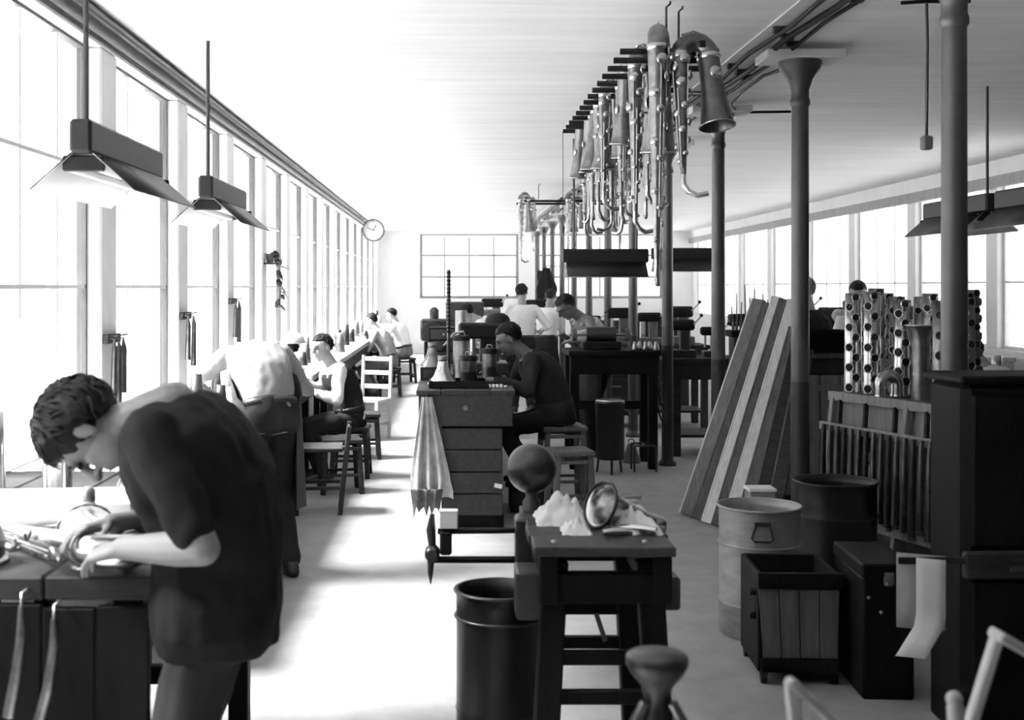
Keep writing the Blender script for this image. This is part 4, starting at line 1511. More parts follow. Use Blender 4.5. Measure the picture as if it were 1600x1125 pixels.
def rag(label, x, y, z, sx, sy, sz, seed):
    n, m = 20, 16
    mb = MB()
    vs, fs = [], []
    for i in range(n):
        for j in range(m):
            u, v = i / (n - 1) - .5, j / (m - 1) - .5
            rr = max(0, 1 - (2 * max(abs(u), abs(v))) ** 2)
            h = (.25 + .75 * rr) * (.55 + .9 * abs(mnoise.noise(V((u * 5 + seed, v * 5, seed))))) * rr ** .4 + .10 * abs(mnoise.noise(V((u * 14, v * 14, seed)))) * rr ** .3
            vs.append((u * sx * (1 + .15 * mnoise.noise(V((v * 4, seed, 0)))), v * sy * (1 + .2 * mnoise.noise(V((u * 4, 0, seed)))), h * sz))
    k = len(vs)
    for i in range(n - 1):
        for j in range(m - 1):
            a = i * m + j
            fs.append((a, a + m, a + m + 1, a + 1))
    mb.add(vs, fs, True)
    b = [(p[0], p[1], 0) for p in vs]
    ring = [i * m for i in range(n)] + [(n - 1) * m + j for j in range(1, m)] + [i * m + m - 1 for i in range(n - 2, -1, -1)] + [j for j in range(m - 2, 0, -1)]
    mb.add([vs[i] for i in ring] + [b[i] for i in ring], [(i, (i + 1) % len(ring), len(ring) + (i + 1) % len(ring), len(ring) + i) for i in range(len(ring))][::-1] + [tuple(range(len(ring), 2 * len(ring)))], False)
    return simple('rag', label, 'rag', mb, 'shirt_white', 'white rags on the trestle', (x, y, z))


rag('crumpled white rag behind the ball end of the trestle', .40, 4.40, TZ, .19, .22, .10, 2)
rag('crumpled white rag hanging together under the bell mouth', .43, 4.20, TZ, .10, .14, .05, 5)
rag('long crumpled white rag at the right end of the trestle', .645, 4.32, TZ, .17, .34, .085, 9)
for i, (x, y, a, l_) in enumerate(((.60, 4.40, .5, .20), (.64, 4.16, -.5, .13), (.56, 4.10, .1, .10))):
    mb = MB()
    mb.tube([(-l_ / 2, 0, .016), (-l_ * .2, .0, .018), (l_ * .2, .0, .018), (l_ / 2, 0, .016)], [.011, .015, .015, .012], 12)
    simple('brass_tube', ('long bright tube lying across the far side of the trestle', 'short bright tube near the right corner of the trestle', 'shortest bright tube at the front of the trestle')[i], 'tube', mb, 'brass', 'tubes on the trestle', (x, y, TZ + (.0 if i else .06)), (0, 0, a))

# dark barrel under the trestle's left end
o = thing('metal_barrel', 'tall black open-topped metal barrel beside the trestle leg', 'barrel', (.170, 4.32, 0))
MB().lathe([(.148, 0), (.152, .01), (.152, .20), (.156, .21), (.152, .22), (.152, .52), (.156, .535), (.152, .55), (.153, .61), (.158, .62), (.158, .63), (.147, .63), (.146, .58), (.144, .03), (.0005, .03)], 36).build('shell', 'tin_dark', o)
MB().tube([(.157 * math.cos(t), .157 * math.sin(t), .625) for t in [2 * math.pi * i / 36 for i in range(37)]], .006, 6).build('rim_bead', 'steel_dark', o)
MB().tube([(.155 * math.cos(t), .155 * math.sin(t), .535) for t in [2 * math.pi * i / 36 for i in range(37)]], .006, 6).build('hoop', 'steel_dark', o)
o = thing('thin_rod', 'thin pale rod leaning between the black barrel and trestle leg', 'rod')
MB().tube([(.315, 4.10, 0), (.325, 4.10, .70)], .006, 8).build('shaft', 'steel', o)
MB().ball((.325, 4.10, .705), .009).build('tip', 'steel', o)

# turned stake post in the near foreground
o = thing('stake_post', 'dark flared metal stake on a post close to the camera', 'stake', (.44, 2.60, -.012))
MB().lathe([(.15, 0), (.15, .03), (.06, .06), (.045, .10), (.045, .62), (.055, .66)], 24).build('post', 'wood_black', o)
MB().lathe([(.055, .66), (.062, .70), (.045, .76), (.030, .80), (.026, .825), (.034, .86), (.055, .885), (.066, .905), (.067, .92), (.060, .928), (.0005, .930)], 28).build('head', 'steel_dark', o)
for s in (-1, 1):
    MB().tube([(s * .028, -.02, .83), (s * .05, -.02, .79), (s * .052, -.02, .74), (s * .03, -.02, .69)], .012, 8).build('highlight_blob', 'brass_dull', o)  # lighter metal pieces modelled in as bright highlights on the stake


# ------------------------------------------------------------------ drums, boxes and paper on the right
def drum(label, x, y, r, h, m, dark='black', handles=True, rz=0):
    o = thing('metal_drum', label, 'drum', (x, y, 0), rz, 'metal drums')
    MB().lathe([(r * .97, 0), (r, .01), (r, h * .24), (r * 1.02, h * .255), (r, h * .27), (r, h * .70), (r * 1.02, h * .715), (r, h * .73), (r, h - .02), (r * 1.03, h - .01), (r * 1.03, h), (r * .97, h), (r * .95, h - .04), (r * .93, .03), (.0005, .03)], 40).build('shell', m, o)
    MB().tube([(r * 1.03 * math.cos(t), r * 1.03 * math.sin(t), h) for t in [2 * math.pi * i / 36 for i in range(37)]], .007, 6).build('rim_bead', m, o)
    for q in (.255, .715):
        MB().tube([(r * 1.015 * math.cos(t), r * 1.015 * math.sin(t), h * q) for t in [2 * math.pi * i / 36 for i in range(37)]], .005, 6).build('hoop', m, o)
    if handles:
        for a in (R(-100), R(80)):
            M = Matrix.Rotation(a, 4, 'Z') @ Matrix.Translation((r + .006, 0, h * .83))
            MB().tube([M @ V(p) for p in ((0, -.03, .045), (.006, -.05, -.02), (.008, -.035, -.032), (.008, .035, -.032), (.006, .05, -.02), (0, .03, .045))], .006, 6).build('handle', dark, o)
            MB().box((0, 0, .05), (.010, .075, .02), .003, M).build('handle_plate', dark, o)
    return o


drum('pale metal drum with drop handles, the nearer of the two drums', 1.515, 5.98, .195, .625, 'tin', 'iron')
drum('dark metal drum standing against the second column', 2.10, 6.64, .215, .64, 'tin_dark', 'iron', False)
o = thing('scrap_can', 'tall square tin with a white lid standing behind the pale drum', 'tin', (1.79, 7.05, 0))
MB().box((0, 0, .26), (.15, .13, .52), .006).build('body', 'tin', o)
MB().box((0, 0, .53), (.16, .14, .02), .004).build('lid', 'white_part', o)

o = thing('box_trolley', 'dark wooden box on casters standing before the pale drum', 'box', (1.50, 5.40, 0), R(-3))
for i in range(4):
    MB().prism([(-.165 + .083 * i - .004 * (3 - i), .46), (-.165 + .083 * (i + 1) - .006 - .004 * (2 - i), .46), (-.150 + .078 * (i + 1) - .005, .06), (-.150 + .078 * i, .06)], .022, Matrix.Translation((0, -.20, 0))).build('front_board', 'wood_mid', o)
MB().box((0, -.215, .445), (.36, .02, .07), .004).build('top_batten', 'wood_black', o)
MB().box((0, -.215, .085), (.33, .02, .06), .004).build('bottom_batten', 'wood_black', o)
MB().box((-.165, 0, .26), (.022, .40, .42), .004).build('side_panel', 'wood_black', o)
MB().box((.165, 0, .26), (.022, .40, .42), .004).build('side_panel', 'wood_black', o)
MB().box((0, .2, .26), (.33, .022, .42), .004).build('back_panel', 'wood_black', o)
MB().box((0, 0, .07), (.32, .38, .02)).build('floor_panel', 'wood_black', o)
for sx in (-1, 1):
    for sy in (-1, 1):
        MB().tube([(sx * .15 - .012, sy * .19, .026), (sx * .15 + .012, sy * .19, .026)], .026, 14).build('caster', 'black', o)
        MB().box((sx * .15, sy * .19, .050), (.035, .03, .02)).build('caster_fork', 'iron', o)
for z in (.30, .40):
    MB().lathe([(.016, 0), (.018, .02), (.008, .026)], 10, Matrix.Translation((-.178, -.15, z - .02)) @ Matrix.Rotation(R(-90), 4, 'Y')).build('side_knob', 'black', o)

o = thing('tool_chest', 'black tool chest with a bright latch beside the box on casters', 'chest', (1.81, 5.22, 0), R(-3))
MB().box((0, 0, .25), (.21, .44, .50), .008).build('body', 'wood_black', o)
MB().box((0, 0, .53), (.22, .46, .06), .008).build('lid', 'wood_black', o)
MB().box((.0, -.226, .50), (.04, .010, .055), .002).build('latch', 'steel', o)
MB().box((0, -.233, .48), (.025, .012, .02), .002).build('latch_tongue', 'brass', o)
for (x, z) in ((-.08, .42), (-.03, .36), (.07, .2)):
    MB().lathe([(.008, 0), (.006, .006), (.0005, .007)], 8, Matrix.Translation((x, -.22, z)) @ Matrix.Rotation(R(90), 4, 'X')).build('rivet', 'steel', o)

# big dark cabinet at the right edge
o = thing('dark_cupboard', 'large near-black cupboard filling the lower right corner', 'cupboard', (2.44, 4.55, 0), R(3))
MB().box((0, .12, .68), (1.10, .30, 1.34), .03).build('carcass', 'wood_black', o)
for i in range(2):
    MB().box((-.27 + .54 * i, -.035, 1.02), (.50, .02, .56), .006).build('upper_panel', 'wood_black', o)
    d = MB().box((-.27 + .54 * i, -.035, .33), (.50, .02, .56), .006).build('door', 'wood_black', o)
    MB().box((.18 - .36 * i, -.052, .45), (.02, .016, .09), .004).build('handle', 'iron_light', d)
MB().box((0, -.05, .675), (1.12, .04, .10), .008).build('middle_rail', 'wood_dark', o)
MB().box((-.33, -.075, .665), (.14, .012, .02), .003).build('label_holder', 'steel_dark', o)
MB().box((-.14, -.078, .665), (.02, .014, .07), .003).build('catch', 'iron_light', o)
MB().box((0, .12, 1.355), (1.13, .33, .03), .008).build('top', 'wood_black', o)

# paper pinned to the cupboard's edge: grey upper sheet and a white sheet curling up at its foot
o = thing('pinned_papers', 'white and grey sheets of paper pinned at the cupboard edge', 'paper', (1.72, 4.45, .02))
g = [[(-.085 + .06 * i, 0.016, .705 - .055 * j - .085 * (i * .06)) for i in range(4)] for j in range(6)]
MB().sheet(g, .0012).build('grey_sheet', 'paper_grey', o)
g = []
for j in range(9):
    q = j / 8
    lift = max(0, q - .72)
    g.append([(-.02 + .036 * i - .40 * lift, -.004 - .35 * lift, .690 - .33 * q - .10 * (i * .036)) for i in range(4)])
MB().sheet(g, .0012).build('white_sheet', 'paper', o)
MB().box((.05, .012, .675), (.26, .012, .025), .003).build('lath', 'wood_dark', o)

# pale laths close to the camera
o = thing('lath_trestle', 'pale wooden A-frame close to the camera at the bottom of the picture', 'trestle', (.0, 1.95, -.015))
MB().beam((.545, 0, 1.085), (.66, .03, 0), .022, .016, .004).build('steep_lath', 'wood_pale', o)
MB().beam((.540, 0, 1.085), (1.25, .10, .42), .022, .016, .004).build('sloping_lath', 'wood_pale', o)
MB().beam((1.25, .10, .43), (1.22, .10, 0), .022, .016, .004).build('foot_lath', 'wood_pale', o)
o = thing('leaning_easel', 'pale wooden easel with a broad top board at the bottom right corner', 'easel', (.012, 2.13, -.012))
MB().beam((.945, 0, 1.10), (.62, .02, .012), .027, .018, .004).build('upright', 'wood_pale', o)
MB().beam((.94, .0, 1.105), (1.43, .06, .82), .018, .048, .004, (0, 1, 0)).build('top_board', 'wood_pale', o)
MB().beam((1.41, .06, .82), (1.44, .06, .012), .027, .018, .004).build('rear_upright', 'wood_pale', o)
o = thing('pale_stick', 'short pale round-ended stick standing beside the pale easel', 'stick', (.0, 2.05, 0))
MB().tube([(.848, 0, 1.005), (.85, 0, .99), (.90, .02, 0)], [.009, .014, .014], 10).build('shaft', 'wood_pale', o)
MB().ball((.848, 0, 1.005), .0135).build('tip', 'wood_pale', o)

# ------------------------------------------------------------------ boards leaning on the cupboard by the columns
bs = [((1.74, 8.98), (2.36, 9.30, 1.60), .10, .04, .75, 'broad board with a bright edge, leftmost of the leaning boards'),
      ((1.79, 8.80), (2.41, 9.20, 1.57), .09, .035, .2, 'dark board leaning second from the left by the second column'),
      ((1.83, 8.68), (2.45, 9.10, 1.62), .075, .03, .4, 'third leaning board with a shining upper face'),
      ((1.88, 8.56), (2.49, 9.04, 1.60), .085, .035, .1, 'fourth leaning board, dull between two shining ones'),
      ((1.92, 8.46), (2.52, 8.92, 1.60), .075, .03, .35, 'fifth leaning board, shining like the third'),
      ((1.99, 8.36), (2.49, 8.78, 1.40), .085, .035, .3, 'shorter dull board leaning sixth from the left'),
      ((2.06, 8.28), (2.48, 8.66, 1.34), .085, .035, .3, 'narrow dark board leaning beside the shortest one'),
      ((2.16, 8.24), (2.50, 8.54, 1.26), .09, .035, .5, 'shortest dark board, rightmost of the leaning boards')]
for i, (a, b, w, t_, tw, lab) in enumerate(bs):
    p0, p1 = V((a[0], a[1], .012)), V(b)
    d = (p1 - p0).normalized()
    side = V((math.cos(tw), -math.sin(tw), 0))
    side = (side - d * side.dot(d)).normalized()
    nrm = d.cross(side)
    M = orient((side, nrm, d))
    M.translation = (p0 + p1) / 2
    o = thing('leaning_board', lab, 'board', tuple(p0), 0, 'boards leaning against the cupboard')
    M2 = Matrix.Translation(-p0) @ M
    L_ = (p1 - p0).length
    MB().box((0, 0, 0), (w, t_, L_), .004, M2).build('plank', ('board_edge', 'wood_mid', 'board_gleam', 'board_edge', 'board_gleam', 'wood_mid', 'wood_dark', 'wood_dark')[i], o)
    MB().box((-w / 2 - .006, 0, 0), (.012, t_, L_), .002, M2).build('edge_strip', 'board_gleam' if i in (0, 2, 4) else 'wood_mid', o)  # pale strips carry the gleam in their colour

# grey cupboard with trays, behind the second column
o = thing('grey_cupboard', 'grey plank-doored cupboard standing behind the second column', 'cupboard', (2.83, 9.35, 0))
MB().box((0, .25, .575), (.66, .5, 1.15), .006).build('carcass', 'wood_dark', o)
for i in range(4):
    MB().box((-.235 + .157 * i, -.012, .56), (.150, .02, .92), .004).build('door_plank', 'wood_grey', o)
for z in (.20, .92):
    MB().box((0, -.028, z), (.56, .014, .05), .003).build('ledge', 'wood_grey', o)
MB().box((0, .25, 1.17), (.70, .56, .04), .006).build('top', 'wood_mid', o)
MB().ball((.02, -.032, .62), .014).build('knob', 'steel', o)
for i in range(4):
    o = thing('parts_tray', 'dark flat tray stacked on the grey cupboard, %s from the bottom' % ORD[i], 'tray', (2.83 + .012 * (i % 2), 9.55, 1.192 + .042 * i), .02 * i, 'stacked trays on the grey cupboard')
    MB().box((0, 0, .008), (.62, .46, .014), .002).build('base', 'wood_black', o)
    for s in (-1, 1):
        MB().box((0, s * .225, .022), (.62, .012, .036), .002).build('long_side', 'wood_black', o)
        MB().box((s * .304, 0, .022), (.012, .44, .036), .002).build('end', 'wood_black', o)
o = thing('white_sack', 'white paper bag standing at the back of the trays', 'bag', (3.28, 10.1, 0))
MB().box((0, 0, .62), (.28, .26, 1.24), .01).build('crate_stand', 'wood_dark', o)
mb = MB()
loft(mb, [(V((0, 0, 1.24)), V((1, 0, 0)), V((0, 1, 0)), .12, .09), (V((.01, 0, 1.33)), V((1, 0, 0)), V((0, 1, 0)), .125, .08), (V((0, 0, 1.42)), V((1, 0, 0)), V((0, 1, 0)), .09, .04), (V((.02, 0, 1.46)), V((1, 0, 0)), V((0, 1, 0)), .10, .012)], 14)
mb.build('bag', 'paper', o)

# ------------------------------------------------------------------ slanted parts rack with standing tubes
RX0, RY0_, RX1, RY1_ = 2.40, 7.60, 2.86, 6.30
rd = V((RX1 - RX0, RY1_ - RY0_, 0))
RL = rd.length
rz = math.atan2(rd.y, rd.x)
o = thing('parts_rack', 'grey wooden parts rack with sloping rails behind the drums', 'rack', (RX0, RY0_, 0), rz)
RZ = 1.04
for i in range(3):
    MB().box((RL / 2, .06 + .13 * i, RZ - .015), (RL + .06, .126, .03), .004).build('shelf_plank', 'wood_mid', o)
MB().box((RL / 2, -.02, RZ - .02), (RL + .06, .03, .055), .004).build('top_rail', 'wood_grey', o)
MB().box((RL / 2, -.10, .84), (RL + .02, .03, .05), .004).build('middle_rail', 'wood_grey', o)
MB().box((RL / 2, -.12, .30), (RL, .03, .05), .004).build('bottom_rail', 'wood_grey', o)
MB().box((RL / 2, .02, .93), (RL, .018, .18), .003).build('back_board', 'wood_grey', o)
MB().box((RL / 2, .30, .5), (RL, .02, 1.0), .003).build('rear_board', 'wood_dark', o)
for x in (0.02, RL / 2, RL - .02):
    MB().beam((x, -.02, RZ - .03), (x, -.14, 0), .05, .035, .004, (1, 0, 0)).build('front_post', 'wood_grey', o)
    MB().beam((x, .36, RZ - .03), (x, .36, 0), .05, .035, .004, (1, 0, 0)).build('rear_post', 'wood_grey', o)
for x in (.10, .34, .60, .86):
    MB().beam((x, -.035, 1.00), (x + .05, -.085, .86), .03, .02, .003, (1, 0, 0)).build('slanting_bracket', 'wood_dark', o)
for i in range(20):
    x = .07 + i * (RL - .12) / 19
    t = thing('hanging_pipe', 'dark pipe hung under the parts rack, %s from its far end' % ORD[i], 'pipe', (RX0, RY0_, 0), rz, 'pipes hung under the parts rack')
    h_ = .50 + .06 * ((i * 7) % 5) / 4
    MB().tube([(x, -.135, .855), (x, -.14, .75), (x, -.15, .855 - h_)], [.014, .017, .021], 9).build('pipe', 'brass_dark' if i % 3 else 'steel_dark', t)
    MB().lathe([(.022, 0), (.024, .01), (.022, .02)], 10, Matrix.Translation((x, -.150, .855 - h_))).build('collar', 'brass_dull' if i % 2 else 'brass_dark', t)


def on_rack(q, d):
    p = V((RX0, RY0_, 0)) + rd * q + V((-rd.y, rd.x, 0)).normalized() * d
    return p.x, p.y


for i, (q, d, h_, r0, r1) in enumerate(((.06, .07, .62, .055, .048), (.09, .21, .65, .055, .048), (.16, .10, .63, .055, .05), (.19, .25, .60, .052, .05), (.27, .20, .58, .058, .05), (.05, .33, .62, .05, .045), (.28, .33, .60, .05, .045), (.36, .30, .62, .05, .045))):
    x, y = on_rack(q, d)
    standing_tube('drilled body tube standing on the parts rack, %s from its far end' % ORD[i], x, y, RZ, h_, r0, r1, 'brass', 10, 'body tubes on the parts rack', -110)
x, y = on_rack(.42, .16)
o = thing('bass_bell', 'tall dark tube with a flared bell mouth standing on the parts rack', 'bell', (x, y, RZ))
MB().lathe([(.055, 0), (.055, .05), (.048, .2), (.052, .33), (.065, .40), (.085, .43), (.088, .435), (.080, .433), (.060, .40), (.045, .33)], 26).build('shell', 'brass_dull', o)
MB().tube([(.088 * math.cos(t), .088 * math.sin(t), .435) for t in [2 * math.pi * i / 26 for i in range(27)]], .005, 6).build('rim', 'brass', o)
MB().lathe([(.0005, .36), (.05, .36)], 16, caps=False).build('mouth_shade', 'hollow_shade', o)  # dark disc standing in for shade inside the mouth
x, y = on_rack(.31, .055)
o = thing('sax_bow', 'bright U-shaped bow standing arch-up on the parts rack', 'bow', (x, y, RZ), R(20))
pb = [(-.062 * math.cos(R(t)), 0, .075 + .062 * math.sin(R(t))) for t in range(0, 181, 12)]
pb = [(-.062, 0, 0)] + pb + [(.062, 0, 0)]
MB().tube(pb, [.030 + .012 * i / (len(pb) - 1) for i in range(len(pb))], 16).build('bend', 'brass', o)
for x_, r_ in ((-.062, .032), (.062, .044)):
    MB().lathe([(r_, 0), (r_ * 1.05, .008), (r_, .02)], 16, Matrix.Translation((x_, 0, 0))).build('ferrule', 'brass', o)
for i, (q, d, h_) in enumerate(((.54, .16, .58), (.62, .24, .60))):
    x, y = on_rack(q, d)
    standing_tube(('drilled body tube standing just left of the nearest column', 'drilled body tube standing at the near end of the parts rack')[i], x, y, RZ, h_, .05, .045, 'brass_dull', 10, 'body tubes on the parts rack', -100)
# second lot of body tubes on a stand right of the nearest column
o = thing('tube_stand', 'low dark stand carrying drilled tubes right of the nearest column', 'stand', (3.42, 7.75, 0))
MB().box((0, 0, 1.06), (.60, .40, .04), .006).build('top', 'wood_mid', o)
for sx in (-1, 1):
    for sy in (-1, 1):
        MB().box((sx * .26, sy * .16, .52), (.05, .05, 1.04), .004).build('leg', 'wood_dark', o)
MB().box((0, -.16, .5), (.5, .03, .06), .004).build('stretcher', 'wood_dark', o)
for i, (x, y, h_) in enumerate(((3.24, 7.66, .58), (3.34, 7.80, .60), (3.22, 7.84, .56))):
    standing_tube(('drilled tube on the dark stand, nearest the column', 'drilled tube on the dark stand, tallest of three', 'drilled tube on the dark stand, at its back')[i], x, y, 1.08, h_, .052, .045, 'brass_dull', 11, 'body tubes on the stand', -60)

# ------------------------------------------------------------------ machine table by the columns
o = thing('machine_table', 'thick dark machine table in front of the man in the vest top', 'table', (1.52, 11.6, 0))
for i in range(3):
    MB().box((0, -.22 + .22 * i, 1.08), (.86, .215, .05), .005).build('top_plank', 'wood_black', o)
MB().box((0, -.28, .97), (.82, .05, .17), .005).build('front_apron', 'wood_black', o)
MB().box((0, .28, .97), (.82, .05, .17), .005).build('back_apron', 'wood_black', o)
for x in (-.37, .36):
    for y in (-.25, .25):
        MB().box((x, y, .53), (.085, .085, 1.06), .006).build('leg', 'wood_black', o)
MB().box((0, .25, .55), (.7, .04, .08), .004).build('stretcher', 'wood_black', o)
o = thing('polishing_head', 'dark motor head with spindle on the machine table', 'machine', (1.42, 11.55, 1.105))
MB().box((0, 0, .04), (.36, .22, .08), .012).build('bed', 'black', o)
MB().tube([(-.14, 0, .14), (.14, 0, .14)], .075, 18).build('motor', 'iron', o)
MB().tube([(-.30, 0, .14), (.30, 0, .14)], .014, 10).build('spindle', 'steel', o)
for s in (-1, 1):
    MB().tube([(s * .23, 0, .14), (s * .27, 0, .14)], .06, 18).build('buffing_wheel', 'cloth_dirty', o)
for i in range(5):
    mb = MB()
    mb.lathe([(.03, 0), (.034, .01), (.022, .05), (.012, .08), (.0005, .082)], 12)
    simple('metal_fitting', 'bright fitting standing on the machine table, %s from the left' % ORD[i], 'fitting', mb, 'steel', 'fittings on the machine table', (1.72 + .05 * i, 11.40 + .05 * (i % 2), 1.105))
o = thing('black_canister', 'tall black cylinder on a small frame under the machine table', 'canister', (1.45, 11.10, 0))
MB().lathe([(.125, .13), (.13, .15), (.13, .62), (.135, .63), (.135, .65), (.12, .66), (.0005, .665)], 24).build('body', 'black_gloss', o)
MB().lathe([(.13, .655), (.132, .665), (.10, .675)], 24).build('rim', 'steel', o)
for a in (30, 150, 270):
    MB().tube([(.11 * math.cos(R(a)), .11 * math.sin(R(a)), .15), (.13 * math.cos(R(a)), .13 * math.sin(R(a)), 0)], .011, 6).build('leg', 'iron', o)
MB().tube([(.13, -.03, .55), (.17, -.05, .55)], .022, 10).build('valve', 'iron', o)
o = thing('pipe_stand', 'low bent-pipe stand beside the black cylinder', 'stand', (1.78, 11.15, 0))
MB().tube([(-.10, 0, 0), (-.10, 0, .22), (-.085, 0, .24), (.085, 0, .24), (.10, 0, .22), (.10, 0, 0)], .010, 6).build('front_hoop', 'iron', o)
MB().tube([(-.10, .2, 0), (-.10, .2, .22), (-.085, .2, .24), (.085, .2, .24), (.10, .2, .22), (.10, .2, 0)], .010, 6).build('rear_hoop', 'iron', o)
MB().tube([(0, 0, .24), (0, .2, .24)], .009, 6).build('cross_tie', 'iron', o)
o = thing('iron_weight', 'small cone-shaped iron weight on the floor under the machine table', 'weight', (1.74, 11.75, 0))
MB().lathe([(.09, 0), (.09, .03), (.05, .14), (.03, .19), (.0005, .2)], 16).build('body', 'iron_light', o)
MB().tube([(.03 * math.cos(R(a)), 0, .2 + .03 * math.sin(R(a))) for a in range(0, 181, 30)], .006, 6).build('ring', 'iron', o)
for i, (a, b, sag) in enumerate((((1.90, 11.34, .93), (2.035, 11.525, .55), .25), ((1.86, 11.34, .90), (2.04, 11.525, .34), .18))):
    pts = [V(a).lerp(V(b), q / 8) - UP * (sag * math.sin(math.pi * q / 8) * .5) for q in range(9)]
    simple('hose', ('upper thin hose sagging from the machine table to a column', 'lower thin hose sagging from the machine table to a column')[i], 'hose', MB().tube(pts, .009, 6), 'black', 'hoses under the machine table')

# ------------------------------------------------------------------ further benches and clutter among the columns


def side_bench(label, x, y, w, d, z, m='wood_dark'):
    o = thing('side_bench', label, 'workbench', (x, y, 0))
    n = max(2, int(d / .2))
    for i in range(n):
        MB().box((0, -d / 2 + d * (i + .5) / n, z - .025), (w, d / n - .004, .05), .004).build('top_plank', m, o)
    MB().box((0, -d / 2 + .03, z - .13), (w - .04, .03, .16), .004).build('front_rail', m, o)
    for sx in (-1, 1):
        for sy in (-1, 1):
            MB().box((sx * (w / 2 - .06), sy * (d / 2 - .06), (z - .05) / 2), (.08, .08, z - .05), .005).build('leg', m, o)
    MB().box((0, 0, .2), (w - .1, d - .1, .03), .004).build('lower_shelf', m, o)
    return o


def small_machine(label, x, y, z, s=1.0, m='iron', group='small machines on the benches'):
    o = thing('small_machine', label, 'machine', (x, y, z), 0, group)
    MB().box((0, 0, .04 * s), (.26 * s, .2 * s, .08 * s), .01).build('base', m, o)
    MB().box((.03 * s, .03 * s, .19 * s), (.10 * s, .10 * s, .24 * s), .012).build('column', m, o)
    MB().box((-.02 * s, 0, .33 * s), (.28 * s, .13 * s, .11 * s), .02).build('head', 'black', o)
    MB().tube([(-.10 * s, 0, .28 * s), (-.10 * s, 0, .12 * s)], .015 * s, 10).build('spindle', 'steel', o)
    MB().tube([(.10 * s, -.08 * s, .34 * s), (.16 * s, -.14 * s, .42 * s)], .008 * s, 6).build('handle', 'steel', o)
    MB().ball((.165 * s, -.145 * s, .43 * s), .018 * s).build('handle_knob', 'black', o)
    return o


side_bench('dark bench behind the leaning boards between the columns', 2.85, 12.5, 1.3, .7, .98)
for i in range(4):
    small_machine('small machine on the bench behind the leaning boards, %s from the left' % ORD[i], 2.36 + .33 * i, 12.42 + .08 * (i % 2), .98, (1.0, .8, 1.15, .9)[i], 'iron')
side_bench('dark bench across the column row beyond the machine table', 2.3, 14.9, 1.6, .7, 1.0)
for i in range(4):
    small_machine('small machine on the bench across the columns, %s from the left' % ORD[i], 1.72 + .36 * i, 14.85, 1.0, (.9, 1.15, 1.0, 1.2)[i], 'iron_light', 'small machines across the columns')


def drawer_cabinet(label, x, y, w, h, m='iron', group='dark cabinets among the columns'):
    o = thing('drawer_cabinet', label, 'cabinet', (x, y, 0), 0, group)
    MB().box((0, .2, h / 2), (w, .4, h), .008).build('carcass', m, o)
    n = max(2, int(h / .22))
    for i in range(n):
        d = MB().box((0, -.008, h * (i + .5) / n), (w - .04, .016, h / n - .025), .004).build('drawer', m, o)
        MB().box((0, -.022, h * (i + .5) / n), (w * .3, .012, .018), .003).build('handle', 'steel', d)
    return o


drawer_cabinet('dark drawer cabinet beyond the man in the vest top', 2.15, 16.12, .7, 1.25)
drawer_cabinet('dark drawer cabinet right of the other, further back', 2.95, 16.6, .6, 1.3)
drawer_cabinet('low dark cabinet far down the middle of the hall', .35, 18.5, .8, 1.35, 'iron_light')
drawer_cabinet('dark cabinet standing beside the tall pole, far behind it', .18, 16.0, .5, 1.5)
side_bench('far bench in the middle of the hall behind the white shirts', .9, 20.5, 1.6, .7, 1.0, 'wood_grey')
for i in range(4):
    small_machine('distant machine on the far middle bench, %s from the left' % ORD[i], .35 + .37 * i, 20.5, 1.0, (1.1, 1.3, 1.0, 1.25)[i], 'iron_light', 'machines on the far middle bench')
side_bench('bench under the right-hand windows, nearer one', 5.5, 14.2, 1.0, 2.6, .95, 'wood_grey')
side_bench('bench under the right-hand windows, further one', 5.5, 18.2, 1.0, 3.0, .95, 'wood_grey')
for i in range(5):
    small_machine('machine on the benches under the right-hand windows, %s from the near end' % ORD[i], 5.25 + .1 * (i % 2), 13.2 + 1.15 * i if i < 3 else 13.6 + 1.15 * i, .95, 1.2 + .15 * (i % 3), 'iron_light', 'machines under the right windows')
side_bench('bench at the right edge in front of the worker in white', 4.25, 10.6, 1.4, .7, .95, 'wood_mid')
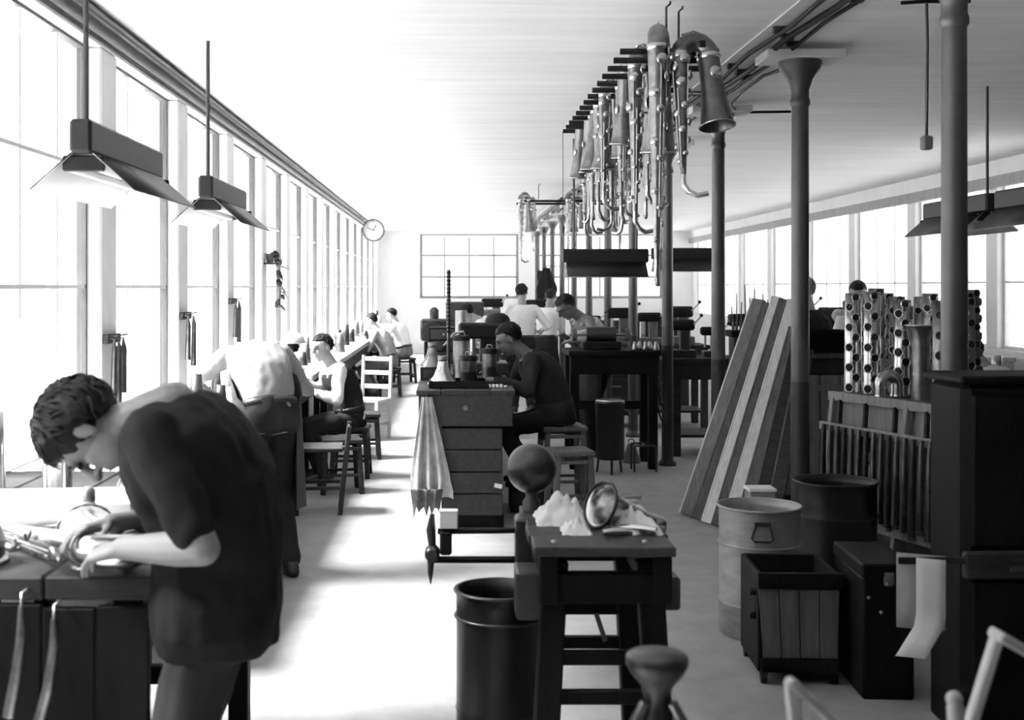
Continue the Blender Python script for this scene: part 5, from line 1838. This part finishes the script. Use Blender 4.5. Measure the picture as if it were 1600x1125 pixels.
for i in range(4):
    standing_tube('metal part standing on the right-edge bench, %s from the left' % ORD[i], 3.75 + .32 * i, 10.5, .95, .16 + .06 * (i % 3), .05, .04, 'brass', 0, 'parts on the right-edge bench')

# rack of tools standing above the leaning boards
o = thing('tool_rack', 'upright rack of thin tools showing above the leaning boards', 'rack', (2.75, 11.2, 0))
MB().box((0, 0, .62), (.34, .22, 1.24), .006).build('stand', 'wood_dark', o)
MB().box((0, 0, 1.27), (.40, .26, .06), .006).build('tool_block', 'wood_black', o)
for i in range(9):
    x = -.16 + .04 * i
    h_ = (.22, .34, .26, .42, .30, .38, .24, .33, .28)[i]
    MB().tube([(x, .02 * (i % 3 - 1), 1.28), (x + .006 * (i % 3 - 1), .0, 1.30 + h_)], [.008, .005], 6).build('tool', 'iron', o)
    MB().tube([(x, .02 * (i % 3 - 1), 1.30), (x, .02 * (i % 3 - 1), 1.38)], .012, 8).build('tool_handle', 'wood_mid', o)

# coat hanging on a far column, switch box on another
o = thing('hanging_coat', 'dark coat hanging from a far column left of the crosswise lamp', 'coat', (CX - .075, CY0 + CP * 8, 0))
g = []
for i in range(9):
    q = i / 8
    g.append([(-.22 - (.05 + .15 * min(1, q * 1.5)) * (j / 10 - .5) * 2 * (1 if q < .8 else .9), -.06 - .03 * math.sin(j * 1.4 + q), 2.05 - .55 * q - .05 * (j % 3) * q) for j in range(11)])
MB().sheet(g, .012).build('cloth', 'cloth_dark', o)
MB().tube([(0.02, 0, 2.08), (-.22, -.04, 2.08), (-.22, -.06, 2.05)], .008, 6).build('hook', 'iron', o)
o = thing('switch_box', 'small dark switch box fixed to a column far down the row', 'switch box', (CX - .10, CY0 + CP * 10, 1.95))
MB().box((0, 0, 0), (.12, .10, .22), .01).build('case', 'black', o)
MB().box((-.065, -.02, 0), (.02, .03, .06), .005).build('lever', 'iron', o)
o = thing('hanging_wire', 'thin wire dropping from the far end of the near rack', 'wire')
MB().tube([(.84, 9.15, 2.87), (.842, 9.15, 2.5), (.84, 9.15, 2.15)], .003, 5).build('strand', 'iron', o)
MB().tube([(.84, 9.15, 2.15), (.84, 9.15, 2.10)], .012, 8).build('pull_knob', 'iron', o)
